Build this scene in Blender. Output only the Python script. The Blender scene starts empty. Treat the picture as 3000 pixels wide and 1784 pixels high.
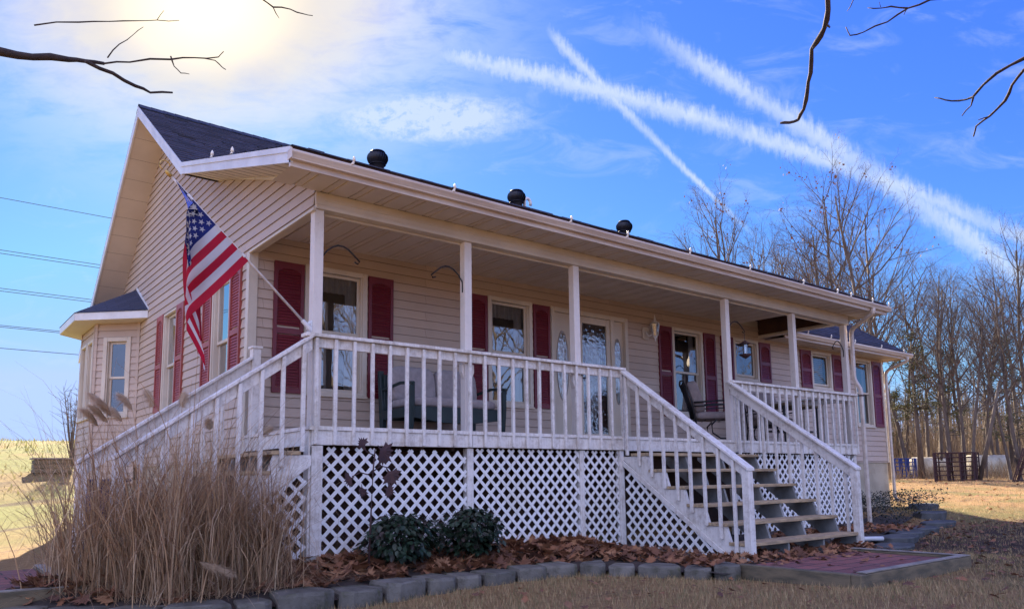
import bpy, math, random
import numpy as np
from mathutils import Vector, Matrix
random.seed(7)
SC = bpy.context.scene
COL = SC.collection
R = math.radians
# ------------------------------------------------------------------ camera
CAM_LOC = (-3.122, -7.132, -0.534)
c_right = Vector((0.78460584, -0.61986301, -0.01278721))
c_up = Vector((-0.06885352, -0.10761297, 0.99180575))
c_fwd = Vector((0.61615977, 0.77729614, 0.12711352))
cam = bpy.data.cameras.new('camera'); cam_o = bpy.data.objects.new('camera', cam); COL.objects.link(cam_o)
cam.sensor_width = 36; cam.lens = 2243.55 / 3000 * 36
cam.shift_y = 221 / 3000; cam.clip_start = 0.05; cam.clip_end = 3000
m3 = Matrix((c_right, c_up, -c_fwd)).transposed()
cam_o.matrix_world = Matrix.Translation(CAM_LOC) @ m3.to_4x4()
SC.camera = cam_o
# ------------------------------------------------------------------ light
EXPO = 2.0
SKY = 0.055
SUN_DIR = Vector((0.2380, 0.8195, 0.5210)).normalized()
sun_el = math.asin(SUN_DIR.z); sun_az = math.atan2(SUN_DIR.x, SUN_DIR.y)
sl = bpy.data.lights.new('sun', 'SUN'); sl.energy = 5.0; sl.angle = R(.53); sl.color = (1, .86, .66)
so = bpy.data.objects.new('sun', sl); COL.objects.link(so)
so.rotation_euler = SUN_DIR.to_track_quat('Z', 'Y').to_euler()
SC.view_settings.view_transform = 'Standard'; SC.view_settings.look = 'None'
SC.view_settings.exposure = EXPO; SC.view_settings.gamma = 1
# ------------------------------------------------------------------ world
W = bpy.data.worlds.new('World'); SC.world = W; W.use_nodes = True
nt = W.node_tree; N = nt.nodes; L = nt.links
for n in list(N): N.remove(n)
def val(nt, s, v):
    if hasattr(v, 'is_output') or isinstance(v, bpy.types.NodeSocket): nt.links.new(v, s)
    else: s.default_value = v
def mth(nt, op, a, b=None, c=None, clamp=False):
    n = nt.nodes.new('ShaderNodeMath'); n.operation = op; n.use_clamp = clamp
    val(nt, n.inputs[0], a)
    if b is not None: val(nt, n.inputs[1], b)
    if c is not None: val(nt, n.inputs[2], c)
    return n.outputs[0]
def sstep(nt, x, a, b, lo=0., hi=1.):
    n = nt.nodes.new('ShaderNodeMapRange'); n.interpolation_type = 'SMOOTHSTEP'
    val(nt, n.inputs[0], x); n.inputs[1].default_value = a; n.inputs[2].default_value = b
    n.inputs[3].default_value = lo; n.inputs[4].default_value = hi
    return n.outputs[0]
def mixc(nt, f, a, b, mode='MIX'):
    n = nt.nodes.new('ShaderNodeMix'); n.data_type = 'RGBA'; n.blend_type = mode
    val(nt, n.inputs[0], f); val(nt, n.inputs[6], a); val(nt, n.inputs[7], b)
    return n.outputs[2]
def noise(nt, vec, scale, detail=4, rough=.55, dist=0.):
    n = nt.nodes.new('ShaderNodeTexNoise'); n.inputs['Scale'].default_value = scale
    n.inputs['Detail'].default_value = detail; n.inputs['Roughness'].default_value = rough
    n.inputs['Distortion'].default_value = dist
    if vec is not None: nt.links.new(vec, n.inputs['Vector'])
    return n.outputs[0]
def mapv(nt, vec, scale=(1, 1, 1), rot=(0, 0, 0), loc=(0, 0, 0)):
    n = nt.nodes.new('ShaderNodeMapping'); nt.links.new(vec, n.inputs[0])
    n.inputs[1].default_value = loc; n.inputs[2].default_value = rot; n.inputs[3].default_value = scale
    return n.outputs[0]
sky = N.new('ShaderNodeTexSky'); sky.sky_type = 'NISHITA'; sky.sun_disc = False
sky.sun_elevation = sun_el; sky.sun_rotation = sun_az
sky.air_density = 1.0; sky.dust_density = 0.15; sky.ozone_density = 3.0; sky.altitude = 100
hs = N.new('ShaderNodeHueSaturation'); L.new(sky.outputs[0], hs.inputs['Color'])
hs.inputs['Saturation'].default_value = 1.15; hs.inputs['Hue'].default_value = 0.505
tc = N.new('ShaderNodeTexCoord'); D = tc.outputs['Generated']
def vdot(v):
    n = N.new('ShaderNodeVectorMath'); n.operation = 'DOT_PRODUCT'; L.new(D, n.inputs[0]); n.inputs[1].default_value = v
    return n.outputs['Value']
# sky map: directions projected on a plane touching the sky dome at one fixed bearing (az 38 deg, el 7 deg)
df = vdot(tuple(c_fwd)); dfc = mth(nt, 'MAXIMUM', df, .05)
sx = mth(nt, 'MULTIPLY_ADD', mth(nt, 'DIVIDE', vdot(tuple(c_right)), dfc), 2.2436, 1.5)
sy = mth(nt, 'MULTIPLY_ADD', mth(nt, 'DIVIDE', vdot(tuple(c_up)), dfc), -2.2436, 1.113)
front = sstep(nt, df, .1, .3)
cv = N.new('ShaderNodeCombineXYZ'); L.new(sx, cv.inputs[0]); L.new(sy, cv.inputs[1]); SV = cv.outputs[0]
nz_f = noise(nt, SV, 30, 6, .7)
nz_m = noise(nt, SV, 6, 5, .6, .4)
def trail(pts, w0, w1, fade, amp, comb):
    xs = [p[0] for p in pts]; ys = [p[1] for p in pts]
    c = np.polyfit(xs, ys, 2)
    yc = mth(nt, 'MULTIPLY_ADD', mth(nt, 'MULTIPLY_ADD', sx, float(c[0]), float(c[1])), sx, float(c[2]))
    slope = (ys[-1] - ys[0]) / (xs[-1] - xs[0]); ang = math.atan(slope)
    d = mth(nt, 'MULTIPLY', mth(nt, 'SUBTRACT', sy, yc), math.cos(ang))
    w = sstep(nt, sx, xs[0], xs[-1], w0, w1)
    # streaky cross filaments
    v2 = mapv(nt, SV, (comb, comb * .25, 1), (0, 0, -ang + R(25)))
    fil = noise(nt, v2, 1, 5, .65)
    dn = mth(nt, 'DIVIDE', d, w)
    dn = mth(nt, 'ADD', dn, mth(nt, 'MULTIPLY', mth(nt, 'SUBTRACT', fil, .5), 1.7))
    dn = mth(nt, 'ADD', dn, mth(nt, 'MULTIPLY', mth(nt, 'SUBTRACT', nz_f, .5), 1.0))
    a = mth(nt, 'POWER', sstep(nt, mth(nt, 'ABSOLUTE', dn), 1.5, .0), 1.25)
    a = mth(nt, 'MULTIPLY', a, sstep(nt, nz_m, .25, .62, .55, 1.0))
    a = mth(nt, 'MULTIPLY', a, sstep(nt, sx, fade[0], fade[1]))
    a = mth(nt, 'MULTIPLY', a, sstep(nt, sx, fade[3], fade[2]))
    a = mth(nt, 'MULTIPLY', a, mth(nt, 'MULTIPLY_ADD', fil, .7, .45))
    return mth(nt, 'MULTIPLY', a, amp, clamp=True)
tA = trail([(1.15, .13), (1.5, .205), (1.9, .31), (2.3, .42), (2.6, .53), (3.0, .70)], .038, .031, (1.05, 1.4, 4, 5), .90, 60)
tB = trail([(1.86, .08), (2.1, .215), (2.35, .37), (2.56, .51), (2.7, .60), (2.95, .775)], .032, .043, (1.78, 2.1, 4, 5), .82, 60)
tC = trail([(1.6, .08), (1.75, .25), (1.85, .34), (2.0, .48), (2.13, .62)], .022, .009, (1.58, 1.64, 2.05, 2.25), .85, 90)
def dist2(cx, cy, ax, ay):
    u = mth(nt, 'DIVIDE', mth(nt, 'SUBTRACT', sx, cx), ax); v = mth(nt, 'DIVIDE', mth(nt, 'SUBTRACT', sy, cy), ay)
    return mth(nt, 'SQRT', mth(nt, 'ADD', mth(nt, 'MULTIPLY', u, u), mth(nt, 'MULTIPLY', v, v)))
cir = noise(nt, mapv(nt, SV, (3.5, 9, 1), (0, 0, R(-14))), 1, 7, .62, .8)
cir2 = noise(nt, mapv(nt, SV, (9, 22, 1), (0, 0, R(20))), 1, 6, .62, .6)
dD = mth(nt, 'ADD', dist2(1.25, .345, .36, .095), mth(nt, 'MULTIPLY', mth(nt, 'SUBTRACT', cir2, .5), 1.2))
cD = mth(nt, 'MULTIPLY', sstep(nt, dD, 1.15, .2), mth(nt, 'MULTIPLY_ADD', cir2, .8, .25))
dS = dist2(.68, .03, 1, .62)
cS = mth(nt, 'MULTIPLY', sstep(nt, dS, 1.15, .15), sstep(nt, mth(nt, 'MULTIPLY_ADD', cir2, .45, mth(nt, 'MULTIPLY', cir, .75)), .36, .72))
lowc = mth(nt, 'MULTIPLY', sstep(nt, cir, .5, .75), .22)
cl = mth(nt, 'MAXIMUM', mth(nt, 'MAXIMUM', tA, tB), mth(nt, 'MAXIMUM', tC, mth(nt, 'MAXIMUM', mth(nt, 'MINIMUM', mth(nt, 'MULTIPLY', mth(nt, 'MULTIPLY', cD, 1.9), sstep(nt, mth(nt, 'MULTIPLY_ADD', nz_f, .5, mth(nt, 'MULTIPLY', cir2, .6)), .38, .68, .25, 1.0)), .72), mth(nt, 'MULTIPLY', cS, .8))))
cl = mth(nt, 'MAXIMUM', cl, lowc)
cl = mth(nt, 'MULTIPLY', cl, front, clamp=True)
CE = 1 / (SKY * 2 ** EXPO)
SK = mixc(nt, 1.0, hs.outputs[0], (.42, .585, 1.5, 1), 'MULTIPLY')
SK = mixc(nt, 1.0, SK, (.52 * CE, .71 * CE, 1.2 * CE, 1), 'DARKEN')
# brighter sky added behind the camera as fill for the shaded house front
sep = N.new('ShaderNodeSeparateXYZ'); L.new(D, sep.inputs[0])
fill_sky = mixc(nt, sstep(nt, sep.outputs[2], .25, .75), (.98 * CE, 1.30 * CE, 2.35 * CE, 1), (1.5 * CE, 1.5 * CE, 2.25 * CE, 1))
bk_n = noise(nt, mapv(nt, D, (2, 2, 5)), 1.6, 5, .6)
SK = mixc(nt, mth(nt, 'MULTIPLY', sstep(nt, df, .25, -.45), sstep(nt, bk_n, .2, .6, .6, 1.0)), SK, fill_sky)
base = mixc(nt, cl, SK, (.80 * CE, .90 * CE, 1.02 * CE, 1))
gl = dist2(.60, -.03, 1, .62); gn = noise(nt, SV, 3.0, 5, .6)
gl = mth(nt, 'ADD', gl, mth(nt, 'MULTIPLY', mth(nt, 'SUBTRACT', gn, .5), .28))
g2 = mth(nt, 'MULTIPLY', sstep(nt, gl, .82, .22), .85)
g1 = sstep(nt, dist2(.60, .01, 1, .75), .34, .02)
base = mixc(nt, mth(nt, 'MULTIPLY', g2, front), base, (.98 * CE, .86 * CE, .72 * CE, 1))
base = mixc(nt, mth(nt, 'MULTIPLY', g1, front), base, (1.7 * CE, 1.45 * CE, 1.05 * CE, 1))
bg = N.new('ShaderNodeBackground'); bg.inputs[1].default_value = SKY; L.new(base, bg.inputs[0])
ow = N.new('ShaderNodeOutputWorld'); L.new(bg.outputs[0], ow.inputs[0])
# ------------------------------------------------------------------ materials
def new_mat(name):
    m = bpy.data.materials.new(name); m.use_nodes = True
    b = m.node_tree.nodes['Principled BSDF']
    return m, m.node_tree, b
def mat(name, col, col2=None, scale=8, rough=.6, bump=0., bscale=None, stretch=(1, 1, 1), thr=(.35, .65), spec=.5, metal=0., detail=5):
    m, t, b = new_mat(name)
    b.inputs['Roughness'].default_value = rough; b.inputs['Metallic'].default_value = metal
    b.inputs['Specular IOR Level'].default_value = spec
    tcn = t.nodes.new('ShaderNodeTexCoord'); v = mapv(t, tcn.outputs['Object'], stretch)
    n1 = noise(t, v, scale, detail, .6)
    if col2 is None: col2 = tuple(c * .78 for c in col)
    c = mixc(t, sstep(t, n1, thr[0], thr[1]), col + (1,), col2 + (1,))
    t.links.new(c, b.inputs['Base Color'])
    if bump:
        bn = t.nodes.new('ShaderNodeBump'); bn.inputs['Strength'].default_value = bump; bn.inputs['Distance'].default_value = .02
        t.links.new(noise(t, v, bscale or scale * 4, 6, .65), bn.inputs['Height']); t.links.new(bn.outputs[0], b.inputs['Normal'])
    return m
def mat_siding(name, c1, c2):
    m, t, b = new_mat(name); b.inputs['Roughness'].default_value = .55
    tcn = t.nodes.new('ShaderNodeTexCoord'); o = tcn.outputs['Object']
    a = noise(t, o, .9, 4, .6); g = noise(t, mapv(t, o, (3, 3, 60)), 2.5, 4, .6)
    f = mth(t, 'ADD', mth(t, 'MULTIPLY', a, .6), mth(t, 'MULTIPLY', g, .4))
    sp = t.nodes.new('ShaderNodeSeparateXYZ'); t.links.new(o, sp.inputs[0]); cb = t.nodes.new('ShaderNodeCombineXYZ')
    t.links.new(mth(t, 'ADD', sp.outputs[0], sp.outputs[1]), cb.inputs[0]); t.links.new(mth(t, 'ADD', sp.outputs[2], -1.3 + .119 * 40), cb.inputs[1])
    br = t.nodes.new('ShaderNodeTexBrick'); t.links.new(cb.outputs[0], br.inputs['Vector']); br.inputs['Scale'].default_value = 1; br.offset = .37; br.offset_frequency = 2
    br.inputs['Brick Width'].default_value = 3.66; br.inputs['Row Height'].default_value = .119; br.inputs['Mortar Size'].default_value = .0022
    br.inputs['Color1'].default_value = (1.05, 1.04, 1.03, 1); br.inputs['Color2'].default_value = (.93, .93, .93, 1); br.inputs['Mortar'].default_value = (.5, .46, .42, 1)
    t.links.new(mixc(t, 1.0, mixc(t, sstep(t, f, .38, .62), c1 + (1,), c2 + (1,)), br.outputs[0], 'MULTIPLY'), b.inputs['Base Color'])
    bn = t.nodes.new('ShaderNodeBump'); bn.inputs['Strength'].default_value = .12; bn.inputs['Distance'].default_value = .01
    t.links.new(noise(t, mapv(t, o, (4, 4, 50)), 4, 4, .6), bn.inputs['Height']); t.links.new(bn.outputs[0], b.inputs['Normal'])
    return m
def mat_paint(name, c1, dirt, dirt2, amt=.62):
    # weathered painted timber: chips, grime and grain
    m, t, b = new_mat(name); b.inputs['Roughness'].default_value = .62
    tcn = t.nodes.new('ShaderNodeTexCoord'); o = tcn.outputs['Object']
    a = noise(t, o, 2.2, 6, .7, .3); a2 = noise(t, o, 14, 6, .75)
    gr = noise(t, mapv(t, o, (40, 40, 2.5)), 1.0, 5, .7)
    f = sstep(t, mth(t, 'ADD', mth(t, 'MULTIPLY_ADD', a2, .4, mth(t, 'MULTIPLY', a, .35)), mth(t, 'MULTIPLY', gr, .25)), .44, amt)
    c = mixc(t, f, c1 + (1,), dirt + (1,))
    chips = sstep(t, noise(t, o, 22, 7, .8), .60, .68)
    c = mixc(t, mth(t, 'MULTIPLY', chips, sstep(t, a, .45, .6)), c, dirt2 + (1,))
    green = sstep(t, noise(t, o, 1.1, 3, .6), .58, .8, 0, .55)
    c = mixc(t, mth(t, 'MULTIPLY', green, .55), c, (.54, .50, .36, 1))
    t.links.new(c, b.inputs['Base Color'])
    bn = t.nodes.new('ShaderNodeBump'); bn.inputs['Strength'].default_value = .25; bn.inputs['Distance'].default_value = .006
    t.links.new(a2, bn.inputs['Height']); t.links.new(bn.outputs[0], b.inputs['Normal'])
    return m
def mat_shingle(name):
    m, t, b = new_mat(name); b.inputs['Roughness'].default_value = .8; b.inputs['Specular IOR Level'].default_value = .35
    tcn = t.nodes.new('ShaderNodeTexCoord'); o = tcn.outputs['Object']
    br = t.nodes.new('ShaderNodeTexBrick'); t.links.new(mapv(t, o, (1, 1, 1)), br.inputs['Vector'])
    br.inputs['Scale'].default_value = 1; br.inputs['Brick Width'].default_value = .31; br.inputs['Row Height'].default_value = .12
    br.inputs['Mortar Size'].default_value = .004; br.inputs['Bias'].default_value = -.2
    br.inputs['Color1'].default_value = (.024, .028, .050, 1); br.inputs['Color2'].default_value = (.042, .045, .075, 1)
    br.inputs['Mortar'].default_value = (.012, .012, .016, 1)
    g = noise(t, o, 160, 3, .6)
    t.links.new(mixc(t, sstep(t, g, .4, .7, 0, .6), br.outputs[0], (.085, .088, .12, 1)), b.inputs['Base Color'])
    bn = t.nodes.new('ShaderNodeBump'); bn.inputs['Strength'].default_value = .5; bn.inputs['Distance'].default_value = .004
    t.links.new(g, bn.inputs['Height']); t.links.new(bn.outputs[0], b.inputs['Normal'])
    return m
def mat_leafy(name, stops, rough=.6, trans=.25):
    # colour varies per loose piece of the mesh
    m, t, b = new_mat(name); b.inputs['Roughness'].default_value = rough
    g = t.nodes.new('ShaderNodeNewGeometry'); cr = t.nodes.new('ShaderNodeValToRGB')
    t.links.new(g.outputs['Random Per Island'], cr.inputs[0]); e = cr.color_ramp.elements
    while len(e) < len(stops): e.new(.5)
    for i, c in enumerate(stops): e[i].position = i / (len(stops) - 1); e[i].color = c + (1,)
    t.links.new(cr.outputs[0], b.inputs['Base Color'])
    if trans:
        tr = t.nodes.new('ShaderNodeBsdfTranslucent'); t.links.new(cr.outputs[0], tr.inputs[0])
        mx = t.nodes.new('ShaderNodeMixShader'); mx.inputs[0].default_value = trans
        t.links.new(b.outputs[0], mx.inputs[1]); t.links.new(tr.outputs[0], mx.inputs[2])
        t.links.new(mx.outputs[0], t.nodes['Material Output'].inputs[0])
    return m
def mat_glass(name, base=.10, gain=.9, wav=0.):
    m, t, b = new_mat(name); t.nodes.remove(b)
    tr = t.nodes.new('ShaderNodeBsdfTransparent'); tr.inputs[0].default_value = (.85, .88, .9, 1)
    gl = t.nodes.new('ShaderNodeBsdfGlossy'); gl.inputs['Roughness'].default_value = .015
    lw = t.nodes.new('ShaderNodeFresnel'); lw.inputs[0].default_value = 1.9
    f = mth(t, 'MULTIPLY_ADD', lw.outputs[0], gain, base, clamp=True)
    mx = t.nodes.new('ShaderNodeMixShader'); t.links.new(f, mx.inputs[0])
    t.links.new(tr.outputs[0], mx.inputs[1]); t.links.new(gl.outputs[0], mx.inputs[2])
    t.links.new(mx.outputs[0], t.nodes['Material Output'].inputs[0])
    tcn = t.nodes.new('ShaderNodeTexCoord')
    bn = t.nodes.new('ShaderNodeBump'); bn.inputs['Strength'].default_value = wav or .05; bn.inputs['Distance'].default_value = .02
    t.links.new(noise(t, tcn.outputs['Object'], 14 if wav else 2.5, 2, .5), bn.inputs['Height']); t.links.new(bn.outputs[0], gl.inputs['Normal'])
    return m
M = {}
M['siding'] = mat_siding('beige_siding', (.49, .385, .305), (.44, .34, .265))
M['trim'] = mat('trim_vinyl', (.60, .53, .43), (.52, .45, .36), 1.5, .5)
M['soffit'] = mat('soffit_vinyl', (.60, .53, .46), (.54, .47, .40), 1.2, .55)
M['gutter'] = mat('gutter_metal', (.62, .53, .44), (.50, .40, .32), 3, .38, stretch=(.4, 3, 3))
M['fascia'] = mat('fascia_metal', (.68, .68, .68), (.58, .57, .56), 2.5, .4)
M['white'] = mat_paint('weathered_white_paint', (.73, .69, .64), (.46, .40, .34), (.26, .20, .15))
M['white2'] = mat_paint('lattice_white_paint', (.76, .75, .74), (.60, .57, .52), (.42, .36, .28), .72)
M['post'] = mat_paint('post_paint', (.68, .62, .56), (.56, .50, .44), (.42, .35, .29), .75)
M['tread'] = mat('bare_tread_wood', (.50, .36, .205), (.29, .215, .135), 5, .8, .4, 30, (1, 6, 6))
M['shadewhite'] = mat('stringer_shade_grey', (.26, .26, .25), (.17, .17, .16), 4, .8, .3)  # darker copy of the white stair paint, standing in for under-stair shade
M['deck'] = mat('deck_boards', (.33, .27, .22), (.20, .16, .13), 4, .8, .3)
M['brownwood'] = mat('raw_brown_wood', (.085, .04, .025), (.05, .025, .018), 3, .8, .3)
M['red'] = mat('red_shutter_vinyl', (.150, .013, .024), (.125, .010, .019), 2, .45)
M['red2'] = mat('brick_red_shutter_vinyl', (.34, .07, .05), (.27, .05, .04), 2, .45)  # lighter, more orange red for the gable shutters
M['shingle'] = mat_shingle('dark_shingles')
M['concrete'] = mat('foundation_concrete', (.44, .38, .28), (.33, .28, .20), 2.2, .85, .3, 40)
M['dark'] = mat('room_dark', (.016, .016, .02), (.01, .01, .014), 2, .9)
M['curtain'] = mat('curtain_cloth', (.42, .37, .33), (.33, .29, .26), 6, .9, stretch=(6, 6, .2))
M['glass'] = mat_glass('window_glass', .14, .85)
M['glass2'] = mat_glass('screened_glass', .10, .6)
M['wglass'] = mat_glass('wavy_door_glass', .20, .95, .3)
M['blk'] = mat('black_metal', (.012, .014, .018), (.02, .02, .024), 10, .4, metal=.3)
M['dkvent'] = mat('dark_vent_metal', (.018, .018, .024), (.03, .03, .036), 9, .42, metal=.5)
M['pvc'] = mat('white_pvc', (.72, .72, .72), (.62, .61, .6), 6, .4)
M['clip'] = mat('light_clip_plastic', (.85, .80, .68), (.7, .62, .5), 20, .25)
M['rust'] = mat('rusty_metal', (.065, .028, .026), (.04, .018, .02), 14, .75, .3)
M['cush'] = mat('taupe_cushion', (.27, .22, .205), (.22, .18, .17), 12, .95, .25, 140)
M['cush2'] = mat('grey_cushion', (.34, .30, .30), (.28, .25, .25), 12, .95, .25, 140)
M['greenmetal'] = mat('dark_green_metal', (.012, .030, .030), (.010, .022, .024), 8, .5)
M['stone'] = mat('edging_stone', (.185, .175, .155), (.095, .09, .072), 5, .95, .7, 45)
_t = M['stone'].node_tree; _b = _t.nodes['Principled BSDF']; _s = _b.inputs['Base Color'].links[0].from_socket
_oi = _t.nodes.new('ShaderNodeObjectInfo'); _tc = _t.nodes.new('ShaderNodeTexCoord'); _g = noise(_t, _tc.outputs['Object'], 6, 5, .7)
_c = mixc(_t, 1.0, _s, mixc(_t, _oi.outputs['Random'], (.72, .70, .66, 1), (1.2, 1.15, 1.08, 1)), 'MULTIPLY')
_t.links.new(mixc(_t, sstep(_t, _g, .52, .66, 0, .7), _c, (.075, .075, .03, 1)), _b.inputs['Base Color'])
M['slate'] = mat('flagstone', (.095, .098, .10), (.055, .057, .055), 3, .9, .6, 30)
M['timber'] = mat('treated_timber', (.19, .145, .085), (.095, .08, .05), 3, .85, .4, 30, (1, 1, 4))
M['timber_top'] = mat('pale_timber_top', (.31, .27, .22), (.20, .175, .145), 6, .85, .4, 40)  # paler wood for the timber tops and the box lid
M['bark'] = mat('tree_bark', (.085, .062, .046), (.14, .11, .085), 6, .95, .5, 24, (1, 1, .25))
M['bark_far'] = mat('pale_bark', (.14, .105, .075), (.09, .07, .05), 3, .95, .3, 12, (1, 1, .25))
M['twig'] = mat('branch_bark', (.030, .020, .017), (.05, .034, .026), 30, .85, .4)
M['soil'] = mat('bed_soil', (.06, .042, .032), (.035, .026, .02), 8, .95, .6, 40)
M['bluemetal'] = mat('blue_paint', (.02, .06, .26), (.015, .04, .18), 6, .5)
M['hay'] = mat('hay_wrap', (.60, .55, .42), (.45, .38, .25), 3, .8, .3)
M['wire'] = mat('cable', (.10, .12, .16), (.08, .1, .13), 2, .6)
M['bluebin'] = mat('blue_plastic', (.02, .03, .11), (.015, .022, .08), 4, .5)
M['gold'] = mat('gold_plastic', (.55, .36, .10), (.4, .26, .07), 10, .35, metal=.4)
M['alum'] = mat('pole_white', (.62, .56, .50), (.5, .44, .4), 12, .4)
M['fl_red'] = mat('flag_red', (.55, .014, .045), (.48, .012, .04), 4, .85)
M['fl_white'] = mat('flag_white', (.72, .70, .70), (.65, .63, .64), 4, .85)
M['fl_blue'] = mat('flag_blue', (.018, .03, .19), (.014, .024, .15), 4, .85)
for k in ('fl_red', 'fl_white', 'fl_blue'):    # thin cloth lets light through
    t = M[k].node_tree; b = t.nodes['Principled BSDF']; tr = t.nodes.new('ShaderNodeBsdfTranslucent')
    src = b.inputs['Base Color'].links[0].from_socket; t.links.new(src, tr.inputs[0])
    mx = t.nodes.new('ShaderNodeMixShader'); mx.inputs[0].default_value = .6
    t.links.new(b.outputs[0], mx.inputs[1]); t.links.new(tr.outputs[0], mx.inputs[2]); t.links.new(mx.outputs[0], t.nodes['Material Output'].inputs[0])
M['leaf'] = mat_leafy('shrub_leaf', [(.012, .030, .016), (.020, .045, .022), (.030, .055, .028), (.05, .035, .03)], .45, .15)
M['ivy'] = mat_leafy('ground_cover_leaf', [(.016, .026, .014), (.030, .042, .022), (.05, .05, .028)], .5, .1)
M['cedar'] = mat_leafy('cedar_needles', [(.045, .052, .016), (.075, .075, .024), (.10, .092, .032)], .7, .2)
M['litter'] = mat_leafy('dry_leaf', [(.20, .08, .038), (.32, .135, .058), (.10, .045, .03), (.40, .20, .09), (.24, .10, .045), (.14, .06, .035)], .75, .15)
M['grassdry'] = mat_leafy('dry_grass', [(.42, .25, .125), (.60, .40, .22), (.18, .10, .06), (.50, .31, .165), (.28, .18, .10), (.66, .49, .31), (.23, .145, .085)], .8, .2)
M['plume'] = mat_leafy('grass_plume', [(.60, .46, .32), (.70, .56, .40)], .9, .55)
M['lawnblade'] = mat_leafy('lawn_blade', [(.48, .31, .145), (.38, .25, .115), (.56, .39, .19), (.16, .17, .06), (.40, .29, .15)], .8, .2)
M['fieldblade'] = mat_leafy('field_blade', [(.34, .28, .10), (.24, .25, .07), (.42, .34, .16), (.16, .19, .05)], .8, .25)
M['brushtwig'] = mat_leafy('brush_twig', [(.20, .14, .08), (.28, .20, .12), (.13, .09, .06)], .9, .1)
M['oakleaf'] = mat_leafy('clinging_leaf', [(.10, .035, .025), (.16, .06, .035), (.07, .03, .025)], .8, .2)
# ground
def mat_ground():
    m, t, b = new_mat('lawn_soil'); b.inputs['Roughness'].default_value = .95; b.inputs['Specular IOR Level'].default_value = .15
    tcn = t.nodes.new('ShaderNodeTexCoord'); o = tcn.outputs['Object']
    a = noise(t, o, .35, 5, .6); f = noise(t, o, 14, 6, .7); g = noise(t, o, 60, 4, .7)
    c = mixc(t, sstep(t, f, .35, .65), (.41, .255, .115, 1), (.30, .18, .085, 1))
    c = mixc(t, sstep(t, a, .5, .68, 0, .8), c, (.17, .165, .06, 1))
    so_ = t.nodes.new('ShaderNodeSeparateXYZ'); t.links.new(o, so_.inputs[0])
    c = mixc(t, mth(t, 'MULTIPLY', mth(t, 'MULTIPLY', sstep(t, so_.outputs[1], 3, 12), sstep(t, so_.outputs[0], 6, 0)), sstep(t, a, .35, .55, .3, .95)), c, (.26, .27, .085, 1))
    c = mixc(t, sstep(t, noise(t, mapv(t, o, (.25, 1.2, 1)), 1.2, 4, .6), .55, .72, 0, .75), c, (.12, .085, .06, 1))
    c = mixc(t, sstep(t, g, .5, .75, 0, .5), c, (.08, .06, .04, 1))
    shade_patch = mth(t, 'MULTIPLY', sstep(t, so_.outputs[0], 4.5, 7.5), mth(t, 'MULTIPLY', sstep(t, so_.outputs[1], -.2, -1.6), sstep(t, mth(t, 'ADD', a, mth(t, 'MULTIPLY', f, .4)), .40, .68, .5, 1.0)))  # shade at the near right, put into the ground colour as a darker patch
    c = mixc(t, shade_patch, c, (.085, .056, .038, 1))
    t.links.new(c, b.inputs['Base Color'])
    bn = t.nodes.new('ShaderNodeBump'); bn.inputs['Strength'].default_value = .9; bn.inputs['Distance'].default_value = .05
    t.links.new(mth(t, 'ADD', f, g), bn.inputs['Height']); t.links.new(bn.outputs[0], b.inputs['Normal'])
    return m
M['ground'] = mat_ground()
def mat_brick():
    m, t, b = new_mat('brick_pavers'); b.inputs['Roughness'].default_value = .9
    tcn = t.nodes.new('ShaderNodeTexCoord'); o = tcn.outputs['Object']
    br = t.nodes.new('ShaderNodeTexBrick'); t.links.new(o, br.inputs['Vector']); br.inputs['Scale'].default_value = 1
    br.inputs['Brick Width'].default_value = .42; br.inputs['Row Height'].default_value = .21; br.inputs['Mortar Size'].default_value = .010
    br.inputs['Color1'].default_value = (.27, .095, .075, 1); br.inputs['Color2'].default_value = (.18, .065, .058, 1); br.inputs['Mortar'].default_value = (.03, .022, .02, 1)
    n = noise(t, o, 9, 6, .7)
    t.links.new(mixc(t, sstep(t, n, .45, .7, 0, .5), br.outputs[0], (.15, .10, .09, 1)), b.inputs['Base Color'])
    bn = t.nodes.new('ShaderNodeBump'); bn.inputs['Strength'].default_value = .6; bn.inputs['Distance'].default_value = .01
    t.links.new(mth(t, 'SUBTRACT', noise(t, o, 50, 5, .7), br.outputs[1]), bn.inputs['Height']); t.links.new(bn.outputs[0], b.inputs['Normal'])
    return m
M['brick'] = mat_brick()
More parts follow.
